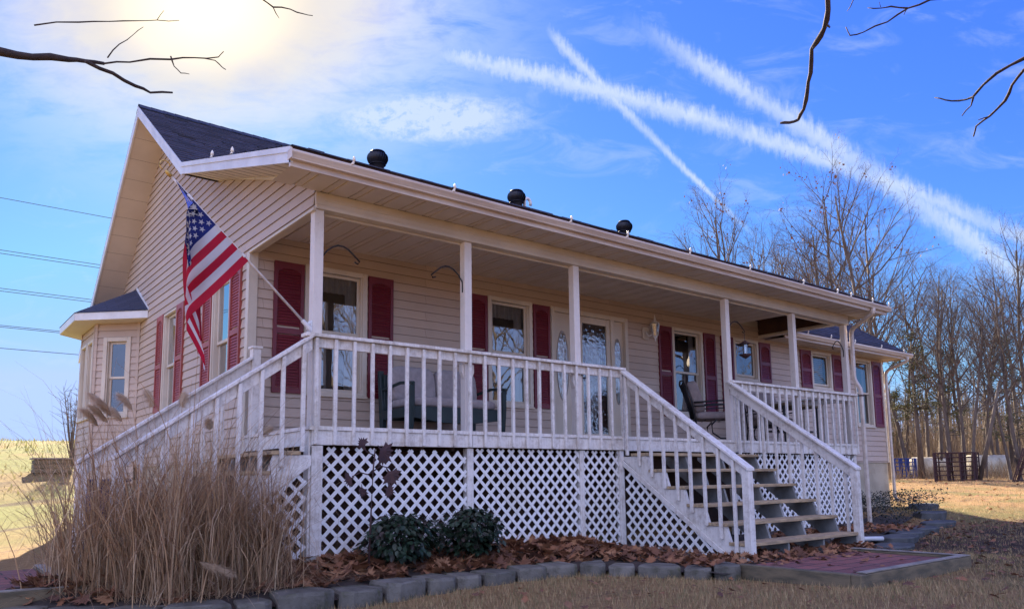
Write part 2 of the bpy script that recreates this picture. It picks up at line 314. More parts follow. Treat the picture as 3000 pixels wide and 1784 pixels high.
# ------------------------------------------------------------------ mesh helpers
class Fr:      # wall frame: u along the wall, w outward, v up
    def __init__(s, o, t, n): s.o = Vector(o); s.t = Vector(t).normalized(); s.n = Vector(n).normalized()
    def __call__(s, u, w, v): return s.o + s.t * u + s.n * w + Vector((0, 0, v))
class MB:
    def __init__(s): s.v = []; s.f = []; s.mi = []
    def pts(s, ps): i = len(s.v); s.v += [tuple(p) for p in ps]; return i
    def face(s, ps, mi=0): i = s.pts(ps); s.f.append(tuple(range(i, i + len(ps)))); s.mi.append(mi)
    def hexa(s, p, mi=0):
        i = s.pts(p)
        for q in ((0, 3, 2, 1), (4, 5, 6, 7), (0, 1, 5, 4), (1, 2, 6, 5), (2, 3, 7, 6), (3, 0, 4, 7)):
            s.f.append(tuple(i + k for k in q)); s.mi.append(mi)
    def box(s, x0, x1, y0, y1, z0, z1, mi=0):
        s.hexa([(x0, y0, z0), (x1, y0, z0), (x1, y1, z0), (x0, y1, z0), (x0, y0, z1), (x1, y0, z1), (x1, y1, z1), (x0, y1, z1)], mi)
    def fbox(s, F, u0, u1, w0, w1, v0, v1, mi=0):
        s.hexa([F(u0, w1, v0), F(u1, w1, v0), F(u1, w0, v0), F(u0, w0, v0), F(u0, w1, v1), F(u1, w1, v1), F(u1, w0, v1), F(u0, w0, v1)], mi)
    def bar(s, p, q, a, b, up=(0, 0, 1), mi=0):   # beam p->q, width a across, b along up
        p = Vector(p); q = Vector(q); d = (q - p).normalized(); x = d.cross(Vector(up))
        if x.length < 1e-5: x = d.cross(Vector((0, 1, 0)))
        x.normalize(); y = x.cross(d); x *= a / 2; y *= b / 2
        s.hexa([p - x - y, p + x - y, q + x - y, q - x - y, p - x + y, p + x + y, q + x + y, q - x + y], mi)
    def tube(s, ps, rs, n=6, mi=0, cap=True):
        ps = [Vector(p) for p in ps]
        if not isinstance(rs, (list, tuple)): rs = [rs] * len(ps)
        up = Vector((0, 0, 1)); rings = []
        for k, p in enumerate(ps):
            d = (ps[min(k + 1, len(ps) - 1)] - ps[max(k - 1, 0)])
            d = d.normalized() if d.length > 1e-9 else Vector((0, 0, 1))
            x = d.cross(up)
            if x.length < .05: x = d.cross(Vector((1, 0, 0)))
            x.normalize(); y = x.cross(d)
            rings.append(s.pts([p + (x * math.cos(a) + y * math.sin(a)) * rs[k] for a in [2 * math.pi * j / n for j in range(n)]]))
        for k in range(len(rings) - 1):
            for j in range(n):
                s.f.append((rings[k] + j, rings[k] + (j + 1) % n, rings[k + 1] + (j + 1) % n, rings[k + 1] + j)); s.mi.append(mi)
        if cap:
            s.f.append(tuple(rings[0] + j for j in range(n))[::-1]); s.mi.append(mi)
            s.f.append(tuple(rings[-1] + j for j in range(n))); s.mi.append(mi)
    def prism(s, poly, off, mi=0):   # poly: list of points, extruded by vector off
        off = Vector(off); n = len(poly); a = s.pts(poly); b = s.pts([Vector(p) + off for p in poly])
        s.f.append(tuple(range(a + n - 1, a - 1, -1))); s.f.append(tuple(range(b, b + n))); s.mi += [mi, mi]
        for j in range(n): s.f.append((a + j, a + (j + 1) % n, b + (j + 1) % n, b + j)); s.mi.append(mi)
    def lathe(s, c, prof, n=16, mi=0):
        c = Vector(c); rings = [s.pts([c + Vector((r * math.cos(2 * math.pi * j / n), r * math.sin(2 * math.pi * j / n), z)) for j in range(n)]) for r, z in prof]
        for k in range(len(rings) - 1):
            for j in range(n):
                s.f.append((rings[k] + j, rings[k] + (j + 1) % n, rings[k + 1] + (j + 1) % n, rings[k + 1] + j)); s.mi.append(mi)
    def build(s, name, m, parent=None, smooth=False, bevel=0, org=None):
        o0 = Vector(org) if org else (ORG(parent) if parent else Vector((0, 0, 0)))
        me = bpy.data.meshes.new(name)
        me.from_pydata([tuple(Vector(v) - o0) for v in s.v], [], s.f)
        ms = m if isinstance(m, (list, tuple)) else [m]
        for x in ms: me.materials.append(x)
        if len(ms) > 1: me.polygons.foreach_set('material_index', s.mi)
        if smooth: me.polygons.foreach_set('use_smooth', [True] * len(s.f))
        me.update()
        o = bpy.data.objects.new(name, me); COL.objects.link(o)
        if parent: o.parent = parent; o['o0'] = list(o0)
        else: o.location = o0; o['o0'] = list(o0)
        if bevel:
            bm = o.modifiers.new('bevel', 'BEVEL'); bm.width = bevel; bm.segments = 1; bm.limit_method = 'ANGLE'; bm.angle_limit = R(50)
        return o
def ORG(o): return Vector(o['o0'])
def tag(o, label=None, cat=None, group=None, kind=None):
    for k, v in (('label', label), ('category', cat), ('group', group), ('kind', kind)):
        if v: o[k] = v
    return o
def thing(name, label, cat, loc=(0, 0, 0), group=None):
    o = bpy.data.objects.new(name, None); COL.objects.link(o); o.location = loc; o['o0'] = list(loc)
    o.empty_display_size = .1
    return tag(o, label, cat, group)
def copy_tree(o, parent=None):
    c = o.copy(); COL.objects.link(c); c.parent = parent
    for ch in o.children: copy_tree(ch, c)
    return c
def lap(mb, F, v0, v1, span, openings, exposure=.119, depth=.014):
    # lapped boards: every course leans out towards its lower edge; openings are left out
    cuts = set()
    k0 = math.floor(v0 / exposure)
    z = k0 * exposure
    while z < v1 + 1e-6:
        if z > v0: cuts.add(round(z, 5))
        z += exposure
    for o in openings: cuts.add(round(o[2], 5)); cuts.add(round(o[3], 5))
    cuts |= {round(v0, 5), round(v1, 5)}
    cs = sorted(c for c in cuts if v0 - 1e-6 <= c <= v1 + 1e-6)
    for a, b in zip(cs[:-1], cs[1:]):
        if b - a < 1e-4: continue
        ka = math.floor(a / exposure + 1e-4); fa = a / exposure - ka; fb = b / exposure - ka
        wa = depth * (1 - fa); wb = depth * (1 - fb)
        la, ra = span(a); lb, rb = span(b)
        segs = [(la, ra, lb, rb)]
        for o in openings:
            if o[2] < b - 1e-5 and o[3] > a + 1e-5:
                ns = []
                for (p, q, r_, s_) in segs:
                    if o[1] <= min(p, r_) or o[0] >= max(q, s_): ns.append((p, q, r_, s_)); continue
                    if o[0] > min(p, r_): ns.append((p, o[0], r_, o[0]))
                    if o[1] < max(q, s_): ns.append((o[1], q, o[1], s_))
                segs = ns
        for p, q, r_, s_ in segs:
            if q - p < 1e-3 and s_ - r_ < 1e-3: continue
            mb.face([F(p, wa, a), F(q, wa, a), F(s_, wb, b), F(r_, wb, b)])
            if fa < 1e-3: mb.face([F(p, 0, a), F(q, 0, a), F(q, wa, a), F(p, wa, a)])
def grid_solid(mb, nu, nv, fn, mi=0):
    i = mb.pts([fn(a / nu, b / nv) for a in range(nu + 1) for b in range(nv + 1)])
    for a in range(nu):
        for b in range(nv):
            k = i + a * (nv + 1) + b
            mb.f.append((k, k + nv + 1, k + nv + 2, k + 1)); mb.mi.append(mi(a, b) if callable(mi) else mi)
def ray_dir(px, py):
    return c_right * ((px - 1500) / 2243.55) - c_up * ((py - 1113) / 2243.55) + c_fwd
CL = Vector(CAM_LOC)
def bearing(px, dist):         # ground position seen at bearing px, dist metres away
    d = ray_dir(px, 1400); d.z = 0; d.normalize(); return CL + d * dist

# ------------------------------------------------------------------ terrain
def sm(x, a, b):
    t = max(0, min(1, (x - a) / (b - a))); return t * t * (3 - 2 * t)
def gz(x, y):
    z = -1.56
    z += .22 * sm(y, -1.0, 1.0) * sm(x, -3, 0)                               # towards the house
    z += .34 * sm(y, 2.0, 6.0) * sm(x, 17, 22) * .3
    d = math.hypot(x + 3.1, y + 7.1)
    if x > 4: z += .45 * sm(d, 20, 46) * sm(x, 9, 16)          # rises gently to the wood
    z += 2.55 * sm(y, 6, 30) * sm(14 - x, 0, 10)                # hill behind and left of the house
    z += .012 * math.sin(x * 1.7 + y) + .012 * math.sin(y * 2.3 - x * .6)
    return z
def axis_vals(lo, hi, c, fine, n):
    out = [c]; s = fine
    while out[-1] < hi: out.append(out[-1] + s); s = s * 1.09 if out[-1] > c + 9 else s
    l = [c]; s = fine
    while l[-1] > lo: l.append(l[-1] - s); s = s * 1.09 if l[-1] < c - 9 else s
    return sorted(set(l[1:] + out))
xs = axis_vals(-900, 1500, 5, .35, 0); ys = axis_vals(-900, 1500, 0, .35, 0)
mb = MB(); mb.pts([(x, y, gz(x, y)) for x in xs for y in ys]); ny = len(ys)
for i in range(len(xs) - 1):
    for j in range(ny - 1):
        k = i * ny + j; mb.f.append((k, k + ny, k + ny + 1, k + 1)); mb.mi.append(0)
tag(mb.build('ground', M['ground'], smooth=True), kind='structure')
# ------------------------------------------------------------------ house
YW = 1.86; XR = 15.65; HB = 9.9
house = thing('house', 'long one storey house with beige lap siding, dark shingle roof and red shutters', 'house', (8, 5, -1.3))
F_front = Fr((0, YW, 0), (1, 0, 0), (0, -1, 0))
F_side = Fr((0, 0, 0), (0, 1, 0), (-1, 0, 0))
def F_right(): return Fr((XR, 0, 0), (0, 1, 0), (1, 0, 0))
WT = 2.18
front_op = [(.69, 1.56, .54, WT), (3.55, 4.41, .54, WT), (4.80, 6.56, 0.02, WT), (7.73, 8.62, .56, WT), (9.58, 10.42, 1.34, WT), (12.40, 13.25, 1.34, WT), (14.25, 15.07, .57, WT)]
side_op = [(2.50, 3.22, .57, 2.12), (4.95, 5.69, .57, 2.12)]
wall_f = MB(); lap(wall_f, F_front, -.27, 2.47, lambda z: (0.09, XR - .08), front_op); wall_f.build('wall', M['siding'], house)
mb = MB(); mb.fbox(F_front, 0, .09, 0, .022, -.27, 2.47); mb.fbox(F_front, XR - .08, XR, 0, .022, -.27, 2.3); mb.fbox(F_front, .09, XR - .08, -.12, 0, 2.47, 2.6)
mb.build('corner_trim', M['trim'], house, bevel=.003)
def ymin(z):
    if z < 2.22: return YW
    if z < 2.44: return 0.02
    if z < 3.58: return -.26 + (z - 2.44) / .337
    return 3.1 + (z - 3.58) / .69
def ymax(z): return min(HB, 6.0 + (5.52 - z) / .83)
ws = MB(); lap(ws, F_side, -.27, 2.22, lambda z: (YW + .07, HB), side_op); lap(ws, F_side, 2.22, 5.5, lambda z: (ymin(z), ymax(z)), [])
ws.build('wall', M['siding'], house)
mb = MB(); mb.fbox(F_side, YW - .022, YW + .07, 0, .022, -.27, 2.22); mb.fbox(F_side, -.02, YW - .02, -.005, .03, 2.195, 2.225)
mb.bar((-.03, -.24, 2.445), (-.03, 3.05, 3.545), .03, .045); mb.build('corner_trim', M['trim'], house, bevel=.003)
mb = MB(); mb.box(XR - .12, XR, YW + .01, HB, -.27, 2.3); mb.box(0.02, XR, HB - .1, HB, -.27, 2.3); mb.build('wall', M['siding'], house)
mb = MB(); mb.box(.03, XR - .03, YW + .02, YW + .25, -1.7, -.27); mb.box(.03, .25, YW + .25, HB, -1.7, -.27); mb.box(XR - .25, XR - .03, YW + .25, HB, -1.7, -.27)
mb.box(0.25, XR - .25, HB - .25, HB - .05, -1.7, -.27); mb.build('foundation', M['concrete'], house)
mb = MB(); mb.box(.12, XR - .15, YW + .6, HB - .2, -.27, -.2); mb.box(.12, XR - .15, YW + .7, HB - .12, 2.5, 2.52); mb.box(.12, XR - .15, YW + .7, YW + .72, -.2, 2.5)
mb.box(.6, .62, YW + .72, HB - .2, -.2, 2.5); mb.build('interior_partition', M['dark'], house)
# roof: main gable, hip on the right end, shallow porch slope in front
S1 = .6896; S2 = .300; YB = 3.2; ZB = 3.69; YR = 6.0; ZR = 5.62; XL = -.49; XP = 10.98; YE = -.57; ZE = ZB - S2 * (YB - YE)
def zroof(y): return ZR - S1 * (YR - y) if y > YB else ZB - S2 * (YB - y)
def hipx(y): return 15.76 + (14.4 - 15.76) * (y - 1.3) / 4.7
th = .10
class RoofC:
    pass
def course(mb, y0, y1, zf, x0, x1, lift=.011):
    # one shingle course from y0 (lower) to y1 (upper)
    n = max(1, int((x1 - x0) / .31)); x = x0; random.seed(int(y0 * 1000))
    while x < x1 - 1e-4:
        w = min(random.choice((.16, .24, .31, .36)), x1 - x)
        if x1 - x - w < .05: w = x1 - x
        l = lift * random.uniform(.6, 1.5); dy = random.uniform(-.006, .006)
        a = (x, y0 + dy, zf(y0) + l); b = (x + w, y0 + dy, zf(y0) + l); c = (x + w, y1 + .02, zf(y1) + .002); d = (x, y1 + .02, zf(y1) + .002)
        mb.face([a, b, c, d]); mb.face([(x, y0 + dy, zf(y0) - .004), (x + w, y0 + dy, zf(y0) - .004), b, a])
        x += w
rf = MB()
y = YE
while y < YB - .01: course(rf, y, min(y + .125, YB), zroof, XL, XP); y += .125
zm = lambda y: ZR - S1 * (YR - y)
y = 1.3
while y < YR - .01:
    y1 = min(y + .108, YR)
    if y < YB: course(rf, y, y1, zm, XP - .02 if y > 1.5 else 10.6, hipx(y))
    else: course(rf, y, y1, zm, XL, hipx(y))
    y += .108
zb = lambda y: ZR - .83 * (y - YR)
rf.face([(XL, YR, ZR), (14.4, YR, ZR), (15.76, 10.3, zb(10.3)), (XL, 10.3, zb(10.3))])
rf.face([(14.4, YR, ZR + .004), (15.76, 1.3, zm(1.3) + .004), (15.76, 10.3, zb(10.3))])
roof = rf.build('roof', M['shingle'], house)
mb = MB()
x = XL
while x < 14.3:
    mb.face([(x, YR - .13, zm(YR - .13) + .018), (x + .2, YR - .13, zm(YR - .13) + .012), (x + .2, YR, ZR + .03), (x, YR, ZR + .036)])
    mb.face([(x, YR, ZR + .036), (x + .2, YR, ZR + .03), (x + .2, YR + .13, zb(YR + .13) + .015), (x, YR + .13, zb(YR + .13) + .02)]); x += .19
mb.build('ridge_cap', M['shingle'], roof)
# decking underside, soffits and fascias
mb = MB()
def slab(x0, x1, ya, za, yb, zb_, t): mb.hexa([(x0, ya, za - t), (x1, ya, za - t), (x1, yb, zb_ - t), (x0, yb, zb_ - t), (x0, ya, za - .006), (x1, ya, za - .006), (x1, yb, zb_ - .006), (x0, yb, zb_ - .006)])
slab(XL + .01, XP - .01, YE + .02, ZE + .006, YB, ZB, .05); slab(XL + .01, 14.4, YB, ZB, YR, ZR, .06); slab(XL + .01, 15.7, YR, ZR, 10.28, zb(10.28), .06)
slab(XP, 15.6, 1.32, zm(1.32), YB, ZB, .05)
mb.build('roof_deck', M['brownwood'], roof)
mb = MB()                                     # rake fascia along the left gable
def rake(ya, za, yb, zb_, h=.17, t=.025, x=XL): mb.hexa([(x - .0, ya, za - h), (x + t, ya, za - h), (x + t, yb, zb_ - h), (x, yb, zb_ - h), (x, ya, za - .012), (x + t, ya, za - .012), (x + t, yb, zb_ - .012), (x, yb, zb_ - .012)])
rake(YE + .03, zroof(YE + .03), YB, ZB, .165); rake(YB, ZB, YR, ZR, .185); rake(YR, ZR, 10.28, zb(10.28), .19)
mb.hexa([(XL - .012, YE + .02, ZE - .06), (XL + .002, YE + .02, ZE - .06), (XL + .002, YB, ZB - .066), (XL - .012, YB, ZB - .066), (XL - .012, YE + .02, ZE - .004), (XL + .002, YE + .02, ZE - .004), (XL + .002, YB, ZB - .006), (XL - .012, YB, ZB - .006)])
mb.hexa([(XL - .012, YB, ZB - .066), (XL + .002, YB, ZB - .066), (XL + .002, YR, ZR - .07), (XL - .012, YR, ZR - .07), (XL - .012, YB, ZB - .006), (XL + .002, YB, ZB - .006), (XL + .002, YR, ZR - .006), (XL - .012, YR, ZR - .006)])
mb.build('rake_fascia', M['fascia'], house)
mb = MB()                                     # ribbed rake soffit
def rsoff(ya, za, yb, zb_, drop, pitch=.3):
    n = max(1, int(abs(yb - ya) / pitch))
    for i in range(n):
        a = i / n; b = (i + .78) / n; c = (i + 1) / n
        for p, q, e in ((a, b, 0), (b, c, .004)):
            yp = ya + (yb - ya) * p; yq = ya + (yb - ya) * q; zp = za + (zb_ - za) * p - drop + e; zq = za + (zb_ - za) * q - drop + e
            mb.face([(XL + .024, yp, zp), (0.03, yp, zp), (0.03, yq, zq), (XL + .024, yq, zq)])
rsoff(YE + .04, zroof(YE + .04), YB, ZB, .15); rsoff(YB, ZB, YR, ZR, .17); rsoff(YR, ZR, 10.28, zb(10.28), .175)
mb.build('rake_soffit', M['soffit'], house)
def ribs(mb, x0, x1, ya, za, yb, zb_):
    x = x0; i = 0
    while x < x1 - .01:
        for w, e in ((.205, 0), (.016, .014), (.066, .004), (.016, .014)):
            xa = x; xb = min(x + w, x1); x = xb
            if xb - xa > 1e-4:
                mb.face([(xa, ya, za + e), (xb, ya, za + e), (xb, yb, zb_ + e), (xa, yb, zb_ + e)])
                if e > .01:
                    mb.face([(xa, ya, za), (xa, yb, zb_), (xa, yb, zb_ + e), (xa, ya, za + e)]); mb.face([(xb, ya, za), (xb, yb, zb_), (xb, yb, zb_ + e), (xb, ya, za + e)])
mb = MB(); ribs(mb, .1, 9.75, .10, 2.435, YW + .01, 2.455); mb.build('porch_ceiling', M['soffit'], house)
mb = MB(); ribs(mb, XL + .02, XP - .02, -.5, 2.385, -.02, 2.40); mb.build('eave_soffit', M['soffit'], house)
mb = MB(); ribs(mb, 10.66, 15.75, 1.36, 2.215, YW + .01, 2.225); mb.build('eave_soffit', M['soffit'], house)
mb = MB()
mb.box(XL + .0, XP, -.535, -.5, 2.37, 2.53); mb.box(10.6, 15.78, 1.325, 1.36, 2.195, 2.36);
mb.box(XP - .03, XP, -.5, 1.3, 2.385, 2.55); mb.box(15.75, 15.78, 1.36, 3, 2.195, 2.35)
mb.build('fascia_board', M['gutter'], house)
# porch beam with moulded lines, right end beam and open brown gable
mb = MB(); mb.box(0.0, 10.56, -.012, .10, 2.265, 2.405); mb.box(0, 10.56, -.02, .095, 2.222, 2.265); mb.box(.005, 10.55, -.016, 0, 2.315, 2.33); mb.box(-.004, .10, -.018, -.01, 2.265, 2.40)
mb.box(.05, 10.56, .10, .13, 2.2, 2.44)
mb.build('porch_beam', M['trim'], house, bevel=.004)
mb = MB(); mb.box(0.0, .10, .10, YW - .02, 2.222, 2.44); mb.build('porch_beam', M['trim'], house, bevel=.004)
mb = MB(); mb.box(10.44, 10.58, .1, YW, 2.25, 2.30); mb.build('porch_beam', M['trim'], house, bevel=.004)
mb = MB(); mb.box(10.47, 10.56, .1, 3.0, 2.305, 2.62); mb.face([(10.47, .1, 2.62), (10.47, 3.1, 2.62), (10.47, 3.1, 3.55), (10.47, .1, 2.68)]); mb.box(9.76, 10.47, .12, YW, 2.70, 2.72)
mb.build('raw_gable_framing', M['brownwood'], house)
# gutters
def gutter(mb, x0, x1, yb, z0, z1, d=.09):
    prof = [(0, 0), (-d * .62, 0), (-d * .66, .012), (-d * .82, .035), (-d * .98, .055), (-d, z1 - z0 - .012), (-d * .93, z1 - z0), (-d * .85, z1 - z0), (-d * .85, z1 - z0 - .012), (-d * .9, .058), (-d * .6, .006), (0, .006)]
    mb.prism([(x0, yb + p, z0 + q) for p, q in prof], (x1 - x0, 0, 0))
mb = MB(); gutter(mb, XL - .02, XP, -.535, 2.425, 2.505)
g1_ = mb.build('gutter', M['gutter'], house)
mb = MB(); gutter(mb, 10.62, 16.0, 1.325, 2.245, 2.335); g2_ = mb.build('gutter', M['gutter'], house)
for xx in (XL - .027, XP + .001): mb = MB(); mb.box(xx, xx + .006, -.63, -.53, 2.42, 2.51); mb.build('gutter_end_cap', M['gutter'], g1_)
def clip(x, y, z, par, s=1):
    mb = MB(); a = random.uniform(-.5, .5)
    mb.tube([(x, y, z), (x + .012, y - .012, z + .02 * s)], .011 * s, 6); mb.lathe((x + .012, y - .012, z + .02 * s), [(.006, 0), (.017 * s, .012), (.014 * s, .035 * s), (.004, .055 * s)], 7)
    mb.box(x - .015, x + .01, y - .02, y + .03, z - .012, z)
    return mb.build('light_clip', M['clip'], par, smooth=True)
for x in (.10, 1.28, 2.97, 3.95, 5.2, 6.6, 8.05, 9.1, 9.55, 10.3, 10.9): clip(x, -.615, 2.512, g1_)
for x in (11.3, 12.2, 13.2, 14.4, 15.5): clip(x, 1.245, 2.34, g2_)
for y_ in (1.35, 2.1): clip(XL + .05, y_, zroof(y_) + .02, roof, 1.25)
# downspouts
def downspout(path, name='downspout', par=house):
    mb = MB(); P_ = [Vector(p) for p in path]; pts = [P_[0]]
    for a, b, c in zip(P_[:-2], P_[1:-1], P_[2:]):
        r = min(.07, (b - a).length / 2.2, (c - b).length / 2.2)
        p = b + (a - b).normalized() * r; q = b + (c - b).normalized() * r
        pts += [p, p * .25 + b * .5 + q * .25, q]
    pts.append(P_[-1])
    n = len(pts); a0 = None
    for k in range(n):
        d = (pts[min(k + 1, n - 1)] - pts[max(k - 1, 0)]).normalized()
        x = Vector((1, 0, 0)); x = (x - d * x.dot(d)).normalized(); y_ = d.cross(x)
        ring = mb.pts([pts[k] + x * sx_ * .038 + y_ * sy_ * .028 for sx_, sy_ in ((1, .7), (.8, 1), (-.8, 1), (-1, .7), (-1, -.7), (-.8, -1), (.8, -1), (1, -.7))])
        if a0 is not None:
            for j in range(8): mb.f.append((a0 + j, a0 + (j + 1) % 8, ring + (j + 1) % 8, ring + j)); mb.mi.append(0)
        a0 = ring
    return mb.build(name, M['gutter'], par)
dsp = downspout([(10.40, -.575, 2.43), (10.40, -.57, 2.33), (10.52, -.10, 2.13), (10.60, -.04, 2.06), (10.60, -.03, 1.20), (10.64, -.12, 1.02), (10.64, -.12, -1.40)])
downspout([(15.75, 1.28, 2.25), (15.75, 1.28, 2.16), (15.70, 1.74, 1.98), (15.69, 1.80, 1.90), (15.69, 1.80, -1.1), (15.72, 1.74, -1.2)])
mb = MB(); mb.box(10.59, 10.69, -.155, -.08, .88, .905); mb.build('strap', M['rust'], dsp)
# turbine vents and pipes
def turbine(x, y):
    z = zroof(y)
    b = MB(); b.lathe((x, y, z - .08), [(.125, 0), (.125, .30), (.15, .31)], 20); base = b.build('turbine_vent', M['dkvent'], house, smooth=True)
    t = MB(); n = 22
    for k in range(n):
        a0 = 2 * math.pi * k / n; pts = []
        for i in range(9):
            f = i / 8; r = .135 + .07 * math.sin(math.pi * min(1, f * .9 + .08)); 
            if f > .8: r *= 1 - (f - .8) * 1.6
            zz = z + .23 + f * .25; a = a0 + f * .35
            pts.append(((x + r * math.cos(a), y + r * math.sin(a), zz), (x + (r - .022) * math.cos(a + .33), y + (r - .022) * math.sin(a + .33), zz)))
        for i in range(8): t.face([pts[i][0], pts[i][1], pts[i + 1][1], pts[i + 1][0]])
    t.lathe((x, y, z + .465), [(.15, 0), (.13, .022), (.05, .035), (0.001, .036)], 20); t.lathe((x, y, z + .22), [(.155, .012), (.16, .0), (.13, .0)], 20)
    t.lathe((x, y, z + .23), [(.12, 0), (.15, .1), (.11, .24)], 16)
    t.build('turbine_head', M['dkvent'], base)
for x in (3.61, 7.02, 10.42): turbine(x, 5.42)
mb = MB(); z = zroof(5.5); mb.tube([(7.27, 5.45, z - .1), (7.27, 5.45, z + .26)] + [(7.27 + .085 - .085 * math.cos(a), 5.45, z + .26 + .085 * math.sin(a)) for a in (.5, 1, 1.57, 2.1, 2.7, 3.1)] + [(7.44, 5.45, z + .20)], .036, 10)
mb.build('vent_pipe', M['pvc'], house, smooth=True)
mb = MB(); mb.tube([(6.63, 5.45, z - .1), (6.63, 5.45, z + .13)], .03, 10); mb.build('vent_pipe', M['pvc'], house)
# windows
def window(F, u0, u1, v0, v1, par=house, rail=.5, curtain='both', glass='glass', cw=.065, sill=True, deep=.5, slider=False):
    b = MB(); cwn = cw
    b.fbox(F, u0, u0 + cwn, -.03, .026, v0, v1); b.fbox(F, u1 - cwn, u1, -.03, .026, v0, v1)
    b.fbox(F, u0 + cwn, u1 - cwn, -.03, .026, v1 - cwn, v1); b.fbox(F, u0 + cwn, u1 - cwn, -.03, .024, v0, v0 + cwn * .7)
    if sill: b.fbox(F, u0 - .01, u1 + .01, .001, .042, v0 - .028, v0 - .001)
    for a0, a1 in ((u0 + cwn, u0 + cwn + .02), (u1 - cwn - .02, u1 - cwn)): b.fbox(F, a0, a1, -.09, .006, v0 + cwn * .7, v1 - cwn)
    w = b.build('window', M['trim'], par, bevel=.004)
    a = u0 + cwn + .02; c = u1 - cwn - .02; lo = v0 + cwn * .7; hi = v1 - cwn; mid = lo + (hi - lo) * rail
    s = MB(); sw = .04
    for (p, q, off) in ((mid - .02, hi, -.035), (lo, mid + .02, -.062)):
        s.fbox(F, a, a + sw, off - .02, off, p, q); s.fbox(F, c - sw, c, off - .02, off, p, q)
        s.fbox(F, a + sw, c - sw, off - .02, off, q - sw, q); s.fbox(F, a + sw, c - sw, off - .02, off, p, p + sw)
    s.build('sash', M['trim'], w, bevel=.003)
    g = MB(); g.face([F(a + sw, -.046, mid + .02), F(c - sw, -.046, mid + .02), F(c - sw, -.046, hi - sw), F(a + sw, -.046, hi - sw)])
    g.face([F(a + sw, -.073, lo + sw), F(c - sw, -.073, lo + sw), F(c - sw, -.073, mid - .02), F(a + sw, -.073, mid - .02)])
    g.build('pane', M[glass], w)
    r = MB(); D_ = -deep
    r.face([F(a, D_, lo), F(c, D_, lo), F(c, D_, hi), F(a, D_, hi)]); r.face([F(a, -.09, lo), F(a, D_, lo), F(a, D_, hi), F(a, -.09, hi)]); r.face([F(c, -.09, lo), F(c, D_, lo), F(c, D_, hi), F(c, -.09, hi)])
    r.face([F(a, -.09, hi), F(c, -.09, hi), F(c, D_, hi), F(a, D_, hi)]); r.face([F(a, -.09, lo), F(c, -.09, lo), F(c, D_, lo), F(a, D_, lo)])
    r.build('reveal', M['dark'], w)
    if curtain:
        cu = MB()
        def drape(ua, ub, va, vb):
            n = max(4, int((ub - ua) / .02))
            for i in range(n):
                p = ua + (ub - ua) * i / n; q = ua + (ub - ua) * (i + 1) / n; wp = -.14 + .018 * math.sin(p * 75); wq = -.14 + .018 * math.sin(q * 75)
                cu.face([F(p, wp, va), F(q, wq, va), F(q, wq, vb), F(p, wp, vb)])
        W_ = c - a
        if curtain in ('both', 'valance'): drape(a, c, hi - .22, hi)
        if curtain in ('both', 'sides'): drape(a, a + W_ * .14, lo, hi); drape(c - W_ * .22, c, lo, hi)
        if curtain == 'blind':
            k = lo
            while k < hi - .03: cu.face([F(a, -.15, k), F(c, -.15, k), F(c, -.17, k + .04), F(a, -.17, k + .04)]); k += .045
        cu.build('curtain', M['curtain'], w, smooth=True)
    return w
def shutter(F, u0, u1, v0, v1, m='red', arch=True):
    b = MB(); st = .045; mid = v0 + (v1 - v0) * .47
    b.fbox(F, u0, u0 + st, .004, .036, v0, v1); b.fbox(F, u1 - st, u1, .004, .036, v0, v1)
    for p, q in ((v0, v0 + .07), (mid - .035, mid + .035), (v1 - .075, v1)): b.fbox(F, u0 + st, u1 - st, .004, .034, p, q)
    b.fbox(F, u0 + st, u1 - st, .003, .006, v0 + .07, v1 - .075)
    z = v0 + .075
    while z < v1 - .09:
        if not (mid - .055 < z < mid + .035):
            b.hexa([F(u0 + st, .028, z), F(u1 - st, .028, z), F(u1 - st, .008, z), F(u0 + st, .008, z), F(u0 + st, .016, z + .034), F(u1 - st, .016, z + .034), F(u1 - st, .006, z + .034), F(u0 + st, .006, z + .034)])
        z += .036
    if arch:
        zt = v1 - .075; um = (u0 + u1) / 2
        b.prism([F(u0 + st, .007, zt), F(u0 + st, .007, zt - .06), F(u0 + st + (um - u0 - st) * .4, .007, zt - .02), F(um, .007, zt - .004), F(u1 - st - (u1 - st - um) * .4, .007, zt - .02), F(u1 - st, .007, zt - .06), F(u1 - st, .007, zt)], F.n * .026)
    o = b.build('shutter', M[m], house)
    if m != 'red': tag(o, 'brick red louvred shutter on the gable wall')
window(F_front, *front_op[0]); window(F_front, *front_op[1]); window(F_front, *front_op[3], curtain='sides')
window(F_front, *front_op[4], rail=.08, curtain=None); window(F_front, *front_op[5], rail=.08, curtain='blind', glass='glass2'); window(F_front, *front_op[6], curtain='sides')
for u0, u1, v0 in ((.29, .675, .53), (1.575, 1.945, .53), (3.17, 3.535, .53), (4.425, 4.765, .53), (7.35, 7.715, .53), (8.64, 8.99, .55), (9.17, 9.56, .55), (10.44, 10.83, 1.34), (11.97, 12.385, 1.34), (13.27, 13.69, 1.34), (15.085, 15.5, .57)):
    shutter(F_front, u0, u1, v0, WT - .02)
for o in side_op: window(F_side, *o, glass='glass2', curtain=None, cw=.04, rail=.46)
for u0, u1 in ((2.10, 2.485), (3.235, 3.62), (4.55, 4.935), (5.705, 6.08)): shutter(F_side, u0, u1, .57, 2.13, 'red2')
